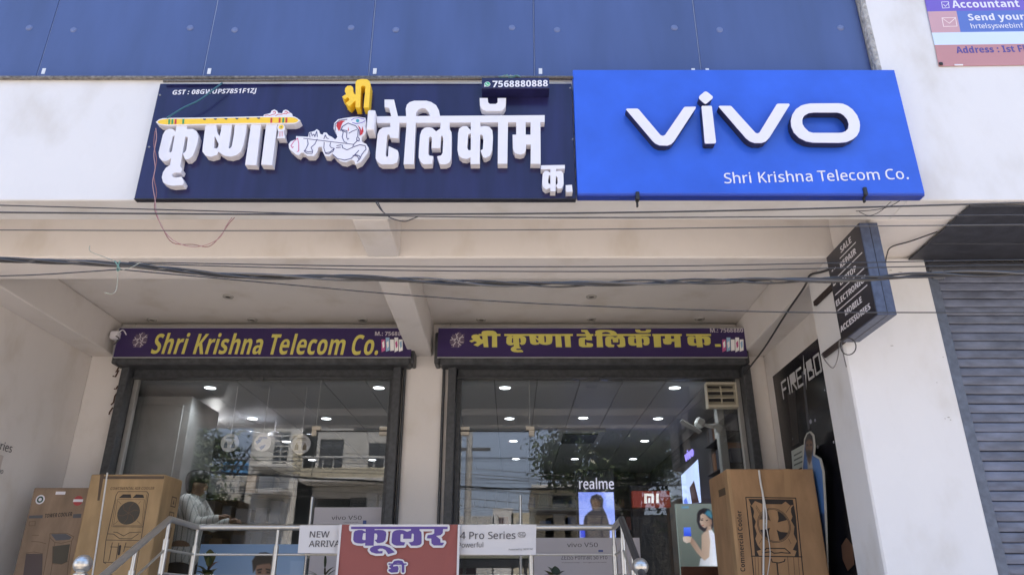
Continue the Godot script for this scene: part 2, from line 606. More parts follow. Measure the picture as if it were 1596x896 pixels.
func hindi_sign() -> void:
	var face := LETTER_DEPTH
	var back := 4.148
	var t := thing("shop_sign", "long navy sign board with raised white Hindi letters, a yellow flute and a flute player", "sign", Vector3(-0.95, 3.98, -4.2))
	var navy := textured("navy_panel", lin(0.021, 0.021, 0.095), noise_texture(4, 0.02, 0.75, 1.0), 0.5, 0.22, null, 0.0, Vector3(1, 0.15, 1))
	navy.metallic_specular = 0.45
	var white := flat("letter_white", lin(0.76, 0.745, 0.79), 0.42)
	var yellow := flat("sign_yellow", lin(0.90, 0.58, 0.03), 0.4)
	var a := at_depth(246, 130, back)
	var b := at_depth(894, 309.5, back)
	a.x = (a.x + at_depth(210, 313, back).x) / 2.0
	box("panel", Vector3(a.x, b.y, -back), Vector3(0.412, a.y, -4.196), navy, t, 0.003)
	var rim := flat("dark_trim", lin(0.015, 0.016, 0.03), 0.4)
	box("bottom_trim", Vector3(a.x, b.y - 0.006, -back + 0.004), Vector3(0.412, b.y + 0.002, -4.19), rim, t, 0.002)
	for g in [["letter", "kri"], ["letter", "shna"], ["letter", "naa"], ["letter", "aa_first"], ["letter", "te"], ["letter", "i_matra"], ["letter", "la"], ["letter", "ka"], ["vowel_mark", "candra"], ["letter", "aa"], ["letter", "ma"], ["letter", "small_ka"], ["full_stop", "dot"]]:
		cutout(g[0], glyphs[g[1]].o, glyphs[g[1]].h, face, back - face, white, t)
	cutout("letter", glyphs.shri.o, glyphs.shri.h, face - 0.02, back - face + 0.02, yellow, t)
	# the head line that the letters hang from; it stands 1.5 mm behind their faces
	cutout("head_line", [px_poly([587, 181, 849, 179.2, 849, 190, 587, 191.4], face)], [], face + 0.0015, back - face - 0.0015, white, t)
	# the flute over the first word
	var fl := cutout("flute", [px_poly([242, 190, 247, 186, 253, 184.2, 262, 183.8, 310, 183.2, 408, 181.2, 452, 181.0, 458, 181.6, 463, 184, 467.5, 187.5, 463, 191, 457, 193, 452, 193, 380, 193.2, 310, 194.6, 262, 195.6, 253, 195, 247, 194], face - 0.006)], [], face - 0.006, back - face + 0.006, white, t)
	cutout("flute_print", [px_poly([244, 190, 248, 187.2, 253, 185.8, 262, 185.2, 310, 184.8, 408, 182.8, 452, 182.6, 458, 183.2, 462, 185, 465, 187.5, 462, 190, 457, 191.4, 452, 191.4, 380, 191.6, 310, 193, 262, 194, 253, 193.5, 248, 192.8], face - 0.007)], [], face - 0.007, 0.0009, yellow, fl)
	var red := flat("print_red", lin(0.55, 0.03, 0.035), 0.5)
	var green := flat("print_green", lin(0.03, 0.30, 0.10), 0.5)
	var ink := flat("print_ink", lin(0.02, 0.018, 0.05), 0.5)
	for s in [[263, green], [268, green], [273, red], [285, green], [422.5, red], [435.5, red], [441, green], [446, red]]:
		var y0: float = lerpf(185.6, 183.2, (s[0] - 262.0) / 190.0)
		cutout("flute_band", [px_poly([s[0] - 1.4, y0, s[0] + 1.5, y0, s[0] + 1.0, y0 + 7.6, s[0] - 1.9, y0 + 7.8], face - 0.0082)], [], face - 0.0082, 0.0008, s[1], fl)
	for x in [318, 335, 351.5, 368.5, 385.5, 402.5]:
		var y0: float = lerpf(185.0, 183.0, (x - 310.0) / 100.0)
		cutout("flute_hole", [px_poly([x - 2.6, y0, x + 2.6, y0, x + 1.8, y0 + 1.7, x, y0 + 2.2, x - 1.8, y0 + 1.7], face - 0.0082)], [], face - 0.0082, 0.0008, ink, fl)
	var orn := cutout("flute_ornament", [px_poly([409.5, 181.2, 411, 178.5, 416, 177.5, 421, 176, 422.5, 172.5, 427, 170.5, 431.5, 172.8, 433, 176, 439, 176.5, 441, 172, 445, 170.8, 449, 172.5, 451, 175, 454.5, 177, 455, 181.2], face)], [], face, back - face, white, t)
	pen_print("ornament_scroll", [px_poly([412, 180, 416, 179, 420, 180, 424, 178.5, 428, 177.5, 429, 174.5, 426.5, 173.2, 425, 175], face - 0.001), px_poly([429, 180.2, 433, 178, 438, 178.2, 442, 177, 446, 177.5, 447.5, 174.8, 445, 173, 443.2, 175], face - 0.001), px_poly([447, 175.5, 450.5, 176.2], face - 0.001)], 0.0042, face - 0.001, red, orn)
	var pd := cutout("flute_pendant", [px_poly([434.5, 193, 440.5, 193, 443.5, 197, 442.8, 202, 441.5, 205, 444, 215.5, 431.5, 215.5, 433.5, 205, 432, 202, 431.5, 197], face)], [], face, back - face, white, t)
	var pc := at_depth(437.6, 198, face - 0.001)
	cutout("pendant_disc", [circle(Vector2(pc.x, pc.y), 0.017)], [], face - 0.001, 0.0009, yellow, pd)
	cutout("pendant_eye", [circle(Vector2(pc.x, pc.y), 0.005)], [], face - 0.002, 0.0009, green, pd)
	pen_print("pendant_tassel", [px_poly([435.8, 204.5, 434.5, 212.5], face - 0.001), px_poly([437.6, 204.5, 437.2, 212.5], face - 0.001), px_poly([439.6, 204.5, 440, 212.5], face - 0.001)], 0.0022, face - 0.001, red, pd)
	# the flute player cut out of white board, drawn in ink lines
	var c := func(p): return trace(p, 440, 120, 5.975, face)
	var pl := cutout("flute_player", [c.call([55, 625, 75, 598, 125, 580, 125, 550, 237, 557, 246, 515, 270, 510, 300, 500, 318, 485, 340, 500, 347, 528, 372, 537, 385, 515, 410, 518, 430, 545, 460, 558, 490, 582, 510, 560, 500, 520, 475, 480, 480, 430, 515, 395, 560, 385, 605, 378, 650, 372, 700, 370, 772, 380, 778, 420, 772, 460, 780, 490, 770, 530, 737, 560, 737, 603, 780, 623, 802, 660, 795, 700, 760, 750, 730, 790, 680, 815, 668, 780, 640, 770, 590, 795, 540, 785, 490, 745, 465, 712, 435, 740, 395, 735, 372, 690, 365, 650, 332, 652, 320, 700, 290, 735, 230, 735, 195, 705, 170, 705, 150, 730, 120, 718, 60, 665])], [], face, back - face, white, t)
	var navy_ink := flat("print_navy", lin(0.03, 0.03, 0.14), 0.5)
	var pf := face - 0.0014
	pen_print("line_art", [c.call([195, 572, 660, 628]), c.call([255, 560, 250, 528, 268, 520, 275, 548, 292, 532, 300, 556, 318, 505, 324, 556]), c.call([232, 585, 238, 625, 215, 675, 200, 690, 225, 712, 275, 712, 280, 690, 265, 655, 300, 625, 322, 580]), c.call([205, 685, 235, 698, 272, 694]),
		c.call([385, 575, 398, 540, 408, 565, 418, 572, 428, 575]), c.call([388, 608, 384, 660, 400, 712, 425, 718, 470, 692, 482, 665, 455, 660, 440, 640, 448, 612]), c.call([402, 706, 440, 700, 475, 672]),
		c.call([548, 492, 565, 515, 555, 560, 575, 605, 600, 612]), c.call([545, 490, 600, 500, 596, 560, 606, 582, 618, 572]), c.call([618, 525, 650, 505, 690, 490]), c.call([560, 500, 590, 515]),
		c.call([705, 490, 700, 560, 716, 575, 712, 598, 690, 590, 692, 562]), c.call([700, 590, 660, 630, 655, 655, 600, 680, 560, 660, 555, 635]), c.call([505, 640, 545, 632]), c.call([500, 660, 540, 655]),
		c.call([470, 725, 510, 760, 580, 775, 640, 760, 665, 735, 710, 685]), c.call([665, 650, 720, 632, 770, 640, 778, 672, 740, 720, 715, 770, 695, 790]), c.call([655, 730, 700, 740, 712, 772]), c.call([672, 722, 715, 735, 724, 758]),
		c.call([490, 500, 490, 440, 530, 405, 600, 395]), c.call([540, 500, 560, 460, 610, 430, 680, 455, 715, 500, 720, 545])], 0.0042, pf, navy_ink, pl)
	cutout("headdress_red", [c.call([500, 455, 510, 425, 545, 408, 585, 408, 560, 425, 548, 450, 540, 480, 525, 505, 512, 480])], [], pf, 0.001, red, pl)
	cutout("headdress_red", [c.call([700, 450, 722, 470, 735, 500, 745, 460, 755, 505, 742, 535, 722, 545, 722, 500])], [], pf, 0.001, red, pl)
	cutout("forehead_mark", [c.call([607, 500, 613, 465, 618, 500])], [], pf, 0.001, red, pl)
	var teal := flat("print_teal", lin(0.05, 0.35, 0.42), 0.5)
	cutout("feather_eye", [c.call([682, 402, 695, 392, 712, 396, 716, 412, 704, 424, 688, 420])], [], pf, 0.001, teal, pl)
	pen_print("feather_line", [c.call([640, 402, 665, 386, 710, 380, 760, 392]), c.call([650, 425, 690, 436, 740, 425, 770, 408])], 0.0042, pf, flat("print_violet", lin(0.16, 0.10, 0.5), 0.5), pl)
	pen_print("flute_tassel", [c.call([140, 570, 105, 600, 78, 640, 90, 660, 100, 650]), c.call([140, 570, 150, 620, 150, 690, 135, 695])], 0.0042, pf, flat("print_pink", lin(0.6, 0.06, 0.2), 0.5), pl)
	# the phone number on its own small box
	var nb_front := 4.05
	var q0 := at_depth(750.5, 137.6, nb_front)
	var q1 := at_depth(856, 121, nb_front)
	var nb := box("number_box", Vector3(q0.x, q0.y, -nb_front), Vector3(q1.x, q1.y, -back), navy, t, 0.002)
	words_px("7568880888", 767.5, 136, 854, 134.6, 9.8, nb_front, white, nb, 700, 0.002)
	var wc := at_depth(759.5, 131.0, nb_front - 0.001)
	cutout("phone_badge", [circle(Vector2(wc.x, wc.y), 0.020), PackedVector2Array([Vector2(wc.x - 0.021, wc.y - 0.021), Vector2(wc.x - 0.002, wc.y - 0.018), Vector2(wc.x - 0.019, wc.y)])], [], nb_front - 0.001, 0.001, white, nb)
	cutout("phone_badge", [circle(Vector2(wc.x, wc.y), 0.0165)], [], nb_front - 0.002, 0.001, flat("badge_green", lin(0.06, 0.46, 0.22), 0.5), nb)
	pen_print("phone_badge", [PackedVector2Array([Vector2(wc.x - 0.007, wc.y + 0.007), Vector2(wc.x - 0.006, wc.y + 0.001), Vector2(wc.x + 0.001, wc.y - 0.006), Vector2(wc.x + 0.007, wc.y - 0.006)])], 0.0042, nb_front - 0.003, white, nb)
	words_px("GST : 08GWUPS7851F1ZJ", 267, 149.5, 397.5, 146.5, 9.0, back, white, t, 700, 0.002, 0.06)
	# white power box beside the yellow letter
	var s0 := at_depth(570, 206, 4.04)
	var s1 := at_depth(580, 171, 4.04)
	box("power_box", Vector3(s0.x, s0.y + 0.02, -4.04), Vector3(s1.x + 0.02, s1.y, -back), white, t, 0.006)
	var sc := flat("screw_grey", lin(0.25, 0.25, 0.27), 0.4, 0.7)
	for s in [[248.5, 148], [231.5, 229], [889, 137], [893, 217], [807, 205], [808.5, 204]]:
		var p := at_depth(s[0], s[1], back)
		put("screw", lathe_mesh([Vector2(0.0, 0.006), Vector2(0.005, 0.005), Vector2(0.008, 0.0)], 10), sc, t, p, Basis(Vector3.RIGHT, PI / 2))

func blue_sign() -> void:
	var front := 4.12
	var t := thing("shop_sign", "bright blue sign board with raised four letter logo and white shop name below", "sign", Vector3(1.5, 4.0, -4.2))
	var blue := textured("bright_blue", lin(0.032, 0.125, 0.72), noise_texture(9, 0.01, 0.9, 1.0), 0.4, 0.28)
	blue.metallic_specular = 0.5
	var a := at_depth(896, 117, front)
	var c := at_depth(1398, 100, front)
	var b := at_depth(1437, 299, front)
	var x0 := 0.420
	var x1 := (b.x + c.x) / 2.0
	var y0 := (at_depth(901, 304, front).y + b.y) / 2.0
	box("panel", Vector3(x0, y0, -front), Vector3(x1, (a.y + c.y) / 2.0, -4.196), blue, t, 0.004)
	box("bottom_trim", Vector3(x0 + 0.002, y0 - 0.014, -front - 0.004), Vector3(x1 - 0.002, y0 + 0.003, -4.19), flat("deep_blue", lin(0.02, 0.05, 0.35), 0.4), t, 0.002)
	var face := 4.055
	var white := flat("logo_white", lin(0.77, 0.755, 0.81), 0.38)
	var dark := flat("logo_side", lin(0.022, 0.022, 0.05), 0.35)
	var f := func(p): return trace(p, 960, 130, 7.465, face)
	var g := func(p): return trace(p, 1150, 130, 7.465, face)
	var vee: PackedVector2Array = f.call([120, 300, 135, 292, 250, 292, 268, 302, 520, 600, 548, 610, 575, 598, 790, 285, 805, 272, 930, 270, 932, 285, 680, 670, 645, 705, 600, 720, 510, 718, 460, 695, 425, 660])
	var vee2: PackedVector2Array = g.call([-218, 268, -208, 260, -83, 260, -68, 268, 210, 575, 232, 582, 255, 572, 455, 245, 470, 235, 600, 235, 608, 250, 375, 625, 330, 672, 280, 690, 200, 690, 145, 670, 100, 635])
	var stem: PackedVector2Array = f.call([1000, 268, 1008, 260, 1112, 260, 1120, 268, 1168, 680, 1160, 695, 1050, 697, 1038, 690])
	var diamond: PackedVector2Array = f.call([970, 160, 975, 145, 1030, 98, 1048, 93, 1065, 98, 1125, 145, 1132, 160, 1125, 175, 1065, 225, 1048, 235, 1030, 228, 975, 178])
	var ring: PackedVector2Array = g.call([622, 430, 640, 360, 680, 300, 740, 258, 790, 242, 850, 232, 1180, 230, 1230, 236, 1285, 260, 1340, 300, 1395, 370, 1422, 440, 1428, 490, 1420, 555, 1395, 605, 1350, 645, 1270, 680, 1180, 688, 880, 685, 800, 670, 720, 630, 660, 570, 628, 500])
	var eye: PackedVector2Array = g.call([755, 430, 762, 400, 785, 368, 830, 343, 890, 335, 1160, 335, 1205, 345, 1245, 372, 1280, 415, 1298, 470, 1290, 525, 1260, 556, 1215, 572, 1180, 575, 880, 575, 830, 560, 780, 510, 757, 470])
	for l in [[[vee], []], [[stem], []], [[diamond], []], [[vee2], []], [[ring], [eye]]]:
		var side := cutout("logo_letter", l[0], l[1].duplicate(), face + 0.006, front - face - 0.012, dark, t)
		cutout("letter_face", l[0], l[1].duplicate(), face, 0.006, white, side)
	words_px("Shri Krishna Telecom Co.", 1130, 286.5, 1417.5, 279.5, 17.5, front, white, t, 400, 0.004)
	for p in [[994, 306], [1349, 299]]:
		var k := at_depth(p[0], p[1], front)
		var cl := box("bracket_clip", Vector3(k.x - 0.012, k.y - 0.028, -front + 0.014), Vector3(k.x + 0.012, k.y + 0.03, -front - 0.03), flat("clip_black", lin(0.02, 0.02, 0.022), 0.5), t, 0.004)
		box("clip_tongue", Vector3(k.x - 0.006, k.y - 0.06, -front - 0.02), Vector3(k.x + 0.006, k.y - 0.02, -front - 0.04), flat("clip_black", Color.BLACK), cl, 0.002)

# a narrow sign board over a shop door, fixed to the housing of its rolling shutter
func door_sign(hindi: bool) -> void:
	var front := 7.35
	var px0 := 683.0 if hindi else 185.0
	var px1 := 1166.0 if hindi else 640.0
	var a := at_depth(px0, 511.5, front)
	var b := at_depth(px1, 556.0, front)
	var t := thing("door_sign", "purple name board with yellow Hindi words over a shop door" if hindi else "purple name board with slanted yellow English words over a shop door", "sign", Vector3((a.x + b.x) / 2.0, b.y, -7.5))
	var purple := flat("sign_purple", lin(0.040, 0.022, 0.105), 0.3)
	var metal := textured("housing_grey", lin(0.10, 0.105, 0.115), noise_texture(12, 0.02, 0.6, 1.0), 0.7, 0.5)
	var edge := flat("board_edge", lin(0.55, 0.55, 0.55), 0.4, 0.5)
	box("housing", Vector3(a.x + 0.02, b.y - 0.07, -front - 0.03), Vector3(b.x - 0.01, a.y - 0.02, -7.596), metal, t, 0.02)
	box("housing_cap", Vector3(a.x - 0.035, b.y - 0.06, -front - 0.04), Vector3(a.x + 0.018, a.y - 0.03, -7.594), metal, t, 0.012)
	box("housing_cap", Vector3(b.x - 0.008, b.y - 0.06, -front - 0.04), Vector3(b.x + 0.03, a.y - 0.03, -7.594), metal, t, 0.012)
	box("panel", Vector3(a.x, b.y, -front), Vector3(b.x, a.y, -front - 0.026), purple, t, 0.003)
	box("edge_strip", Vector3(a.x, a.y + 0.001, -front + 0.006), Vector3(b.x, a.y + 0.010, -front - 0.02), edge, t, 0.002)
	box("edge_strip", Vector3(a.x, b.y - 0.010, -front + 0.006), Vector3(b.x, b.y - 0.002, -front - 0.02), edge, t, 0.002)
	if not hindi:
		box("edge_strip", Vector3(a.x - 0.009, b.y, -front + 0.005), Vector3(a.x - 0.001, a.y, -front - 0.02), edge, t, 0.002)
	var yellow := flat("board_yellow", lin(0.66, 0.60, 0.14), 0.45)
	var pale := flat("print_pale", lin(0.62, 0.58, 0.62), 0.5)
	var pf := front - 0.0012
	# the round emblem: a plain rosette of leaf shapes
	var ec := at_depth(712.5 if hindi else 217.5, 530, pf)
	var c0 := Vector2(ec.x, ec.y)
	var blob := PackedVector2Array()
	for k in 26:
		var an := TAU * k / 26.0
		var r := 0.088 + 0.010 * sin(an * 7.0) + 0.007 * sin(an * 11.0 + 1.0)
		blob.append(c0 + Vector2(cos(an) * r * 0.80, sin(an) * r).rotated(-0.55))
	cutout("emblem", [blob], [], pf, 0.001, flat("emblem_dusk", lin(0.13, 0.095, 0.15), 0.5), t)
	var strokes := []
	for k in 11:
		var an := 0.2 + k * 0.58
		var dirv := Vector2(cos(an) * 0.85, sin(an)).rotated(-0.55)
		var side := Vector2(-dirv.y, dirv.x) * (0.022 if k % 2 else -0.012)
		strokes.append(PackedVector2Array([c0 + dirv * 0.026, c0 + dirv * 0.048 + side, c0 + dirv * 0.080 + side * 0.4]))
	strokes.append(PackedVector2Array([c0 + Vector2(-0.035, -0.015), c0 + Vector2(-0.008, 0.022), c0 + Vector2(0.015, -0.012), c0 + Vector2(0.03, 0.006), c0 + Vector2(0.022, 0.026)]))
	pen_print("emblem_stroke", strokes, 0.0062, pf - 0.001, pale, t, 0.001)
	if hindi:
		words_px("M.: 7568880", 1107.5, 518, 1159, 518, 6.4, front, pale, t, 700, 0.0015)
		var y := 522.0
		for g in [["shri", 731, 515, 775, 541], ["kri", 789, 521, 820, 549], ["shna", 825, 521, 861, 537.5], ["naa", 866, 521, 875.5, 541], ["aa_first", 880.5, 521, 889.5, 541], ["te", 902.5, 514, 923.5, 541], ["i_matra", 929, 514, 962, 541], ["la", 944, 521, 974, 541], ["ka", 980, 521, 1012, 541], ["candra", 990.5, 513.5, 1015, 518.7], ["aa", 1020, 521, 1030, 541], ["ma", 1034.5, 521, 1060.5, 541], ["ka", 1073, 521, 1107, 541], ["dot", 1115, 536, 1124, 540.5]]:
			var gg := refit(g[0], g[1], g[2], g[3], g[4], pf)
			cutout("lettering", gg.o, gg.h, pf, 0.0018, yellow, t)
		for s in [[746, 780], [786, 893], [899, 925], [927, 1014.5], [1017, 1063], [1070, 1108.5]]:
			cutout("head_line", [px_poly([s[0], 520.5, s[1], 520.5, s[1], 523.5, s[0], 523.5], pf)], [], pf - 0.0016, 0.0026, yellow, t)
	else:
		var w := words_px("Shri Krishna Telecom Co.", 233.5, 551.5, 588, 553.5, 33, front, yellow, t, 700, 0.002, 0.13)
		w.name = "lettering"
		words_px("M.: 7568880888", 584, 523, 650, 523, 6.2, front, pale, t, 700, 0.0015)
	# pictures of phones printed at the end of the board
	var ox := 1126.0 if hindi else 594.0
	var tones := [lin(0.55, 0.12, 0.3), lin(0.35, 0.55, 0.75), lin(0.06, 0.18, 0.5), lin(0.6, 0.55, 0.5), lin(0.5, 0.1, 0.12)]
	for k in 5:
		var x: float = ox + k * 6.8
		var pm := flat("phone_print_%d" % k, tones[k], 0.4)
		cutout("phone_picture", [px_poly([x, 526 if k % 2 else 529, x + 6, 526 if k % 2 else 529, x + 6.2, 546, x + 0.4, 549 - k % 3], pf)], [], pf - 0.001 - 0.0004 * (k % 2), 0.0016, pm, t)
		cutout("phone_picture", [px_poly([x + 1.2, 534, x + 4.4, 531, x + 5, 540, x + 2.4, 543], pf)], [], pf - 0.0026, 0.001, flat("phone_print_%d" % ((k + 2) % 5), Color.WHITE), t)

func projecting_sign() -> void:
	var x0 := 2.36
	var x1 := 2.49
	var za := -5.02
	var zb := -4.46
	var y0 := 3.275
	var y1 := 3.945
	var t := thing("projecting_sign", "narrow black box sign listing sales and repairs, bracketed out from the white pillar", "sign", Vector3(2.42, y0, -4.75))
	var dark := flat("sign_black", lin(0.018, 0.018, 0.03), 0.3)
	var tin := textured("sign_tin", lin(0.085, 0.105, 0.175), noise_texture(31, 0.03, 0.8, 1.0), 1.2, 0.35)
	box("cabinet", Vector3(x0 + 0.004, y0, za), Vector3(x1, y1, zb), tin, t, 0.004)
	box("face", Vector3(x0, y0 + 0.004, za + 0.003), Vector3(x0 + 0.0035, y1 - 0.004, zb - 0.003), dark, t, 0.001)
	box("seam", Vector3(x0 + 0.068, y0 + 0.004, zb + 0.002), Vector3(x0 + 0.072, y1 - 0.004, zb - 0.002), dark, t, 0.001)
	box("seam", Vector3(x0 + 0.068, y0 - 0.002, za + 0.01), Vector3(x0 + 0.072, y0 + 0.002, zb - 0.004), dark, t, 0.001)
	var bar := textured("rusty_bar", lin(0.075, 0.05, 0.045), noise_texture(33, 0.05, 0.5, 1.0), 2.0, 0.7)
	for y in [3.72, 3.295]:
		box("bracket_arm", Vector3(2.372, y - 0.02, -5.40), Vector3(2.397, y + 0.02, za + 0.002), bar, t, 0.003)
	var white := flat("letter_white", Color.WHITE)
	# each line from far (left as one reads it) to near: z from, z to, height of the base line, letter height
	var right := Vector3(0, 0, 1)
	var lines := [["SALE", -4.78, -4.60, 3.866, 0.045], ["REPAIR", -4.825, -4.565, 3.765, 0.043], ["LAPTOP", -4.875, -4.61, 3.654, 0.042], ["ELECTRONICS", -4.992, -4.505, 3.538, 0.042], ["MOBILE", -4.885, -4.618, 3.426, 0.042], ["ACCESSORIES", -4.998, -4.525, 3.342, 0.042]]
	for l in lines:
		words(l[0], Vector3(x0, l[3], l[1]), right * (l[2] - l[1]), Vector3(0, l[4], 0), 0.0015, white, t, 700).transform.origin.x -= 0.0002
	for r in [[-4.814, -4.545, 3.838], [-4.923, -4.49, 3.733], [-4.984, -4.505, 3.624], [-4.988, -4.509, 3.504]]:
		box("rule_line", Vector3(x0 - 0.0012, r[2] - 0.0035, r[0]), Vector3(x0 + 0.001, r[2] + 0.0035, r[1]), white, t, 0.0004)
	# a small mark of a phone and a screen beside the words
	box("phone_mark", Vector3(x0 - 0.0012, 3.695, -4.985), Vector3(x0 + 0.001, 3.735, -4.945), white, t, 0.0005)
	box("phone_mark", Vector3(x0 - 0.0016, 3.704, -4.977), Vector3(x0 + 0.001, 3.726, -4.953), dark, t, 0.0004)
	for z in [[-4.97, -4.945], [-4.925, -4.90]]:
		box("corner_mark", Vector3(x0 - 0.0012, 3.802, z[0]), Vector3(x0 + 0.001, 3.812, z[1]), white, t, 0.0004)
	# loops of cable left over from wiring it
	var black := flat("cable_black", lin(0.045, 0.045, 0.05), 0.5)
	var grey := flat("cable_grey", lin(0.16, 0.15, 0.15), 0.5)
	var ring := []
	for k in 21:
		var an := TAU * k / 20.0 + 1.4
		var p := at_depth(1323 + cos(an) * 12, 540 + sin(an) * 13, 4.93 + 0.01 * sin(an))
		ring.append(p)
	tube("cable_loop", ring, 0.0042, black, t, 6)
	tube("cable_end", smooth([at_depth(1309, 530, 4.96), at_depth(1307, 555, 5.0), at_depth(1300, 573, 5.03), at_depth(1290, 566, 5.05), at_depth(1281, 552, 5.1)], 5), 0.0042, grey, t, 6)
	tube("cable_end", smooth([at_depth(1311, 530, 4.96), at_depth(1316, 555, 4.99), at_depth(1320, 572, 5.02)], 5), 0.0042, grey, t, 6)

func hiring_banner() -> void:
	var d := 4.192
	var t := thing("hiring_banner", "printed vinyl banner in purple, blue and pink advertising for an accountant", "banner", at_depth(1530, 103, d))
	var right := 1700.0
	var strips := [
		[[1420, -110, 1446.3, 17.5], lin(0.17, 0.11, 0.50)],
		[[1446.3, 17.5, 1453.5, 50.5], lin(0.10, 0.17, 0.50)],
		[[1453.5, 50.5, 1458, 70], lin(0.62, 0.72, 0.86)],
		[[1458, 70, 1464.5, 103], lin(0.50, 0.24, 0.24)]]
	for k in strips.size():
		var s: Array = strips[k][0]
		cutout("vinyl_strip", [px_poly([s[0], s[1], right, s[1] - (2 if k == 0 else 3), right, s[3] - 3, s[2], s[3]], d)], [], d, 0.004, flat("vinyl_%d" % k, strips[k][1], 0.45), t)
	var d2 := d - 0.0005
	cutout("vinyl_strip", [px_poly([1446.5, 18, 1491.5, 17, 1498, 50, 1453.5, 50.5], d2)], [], d2 - 0.001, 0.003, flat("vinyl_pink", lin(0.56, 0.33, 0.36), 0.45), t)
	var white := flat("letter_white", Color.WHITE)
	var indigo := flat("ink_indigo", lin(0.09, 0.07, 0.28), 0.5)
	words_px("Accountant", 1486, 12.5, 1591, 11, 11.5, d, white, t, 700, 0.0015)
	words_px("Send your", 1512.5, 35.5, 1600, 34, 14, d, white, t, 700, 0.0015)
	words_px("hrtelsyswebinf", 1516, 46.5, 1598, 45.5, 10.0, d, white, t, 400, 0.0015)
	words_px("Address : Ist Fl", 1492.5, 83, 1600, 80.5, 10.5, d, indigo, t, 700, 0.0015)
	var env := px_poly([1469, 28, 1490, 27.5, 1492.5, 41, 1471.5, 41.5, 1469, 28], d2)
	pen_print("envelope_mark", [env, px_poly([1469.5, 28.5, 1480.5, 36.5, 1490, 28], d2)], 0.0055, d2 - 0.0022, flat("ink_pale_pink", lin(0.8, 0.66, 0.66), 0.5), t)
	pen_print("tick_box", [px_poly([1468.5, 3, 1479, 2.6, 1480.5, 12, 1470, 12.5, 1468.5, 3], d2), px_poly([1471.5, 7, 1474.5, 10, 1480, 4], d2)], 0.0042, d2 - 0.0008, white, t)
	# frayed lower edge and a knot of tape
	var p := at_depth(1467, 100, d)
	box("tape_knot", Vector3(p.x - 0.012, p.y - 0.012, -d + 0.012), Vector3(p.x + 0.012, p.y + 0.012, -d), flat("tape_black", lin(0.02, 0.02, 0.02), 0.6), t, 0.005)
	var q := at_depth(1495, 101.5, d)
	box("tape_knot", Vector3(q.x - 0.03, q.y - 0.006, -d + 0.006), Vector3(q.x + 0.03, q.y + 0.006, -d), white, t, 0.004)

# ---------- the building ----------
const BEAM := 3.97               # underside of the fascia and the beams
const SLAB := 4.35               # porch ceiling
const FLOOR := 1.0               # porch and shop floor, up the steps from the street
const ROOM := 3.75               # shop ceiling

func plaster(called: String, c: Color, seed_: int) -> StandardMaterial3D:
	if mats.has(called):
		return mats[called]
	var tex := noise_texture(seed_, 0.007, 0.92, 1.0, 6, Color(1.0, 0.985, 0.96), 1024)     # blotches of old dirt and patched paint
	tex.color_ramp.add_point(0.30, Color(0.968, 0.965, 0.958))
	tex.color_ramp.add_point(0.48, Color(0.99, 0.99, 0.99))
	var m := textured(called, c, tex, 0.22, 0.85, noise_texture(seed_ + 1, 0.03, 0.0, 1.0, 6), 0.05, Vector3(1, 0.6, 1))
	return m

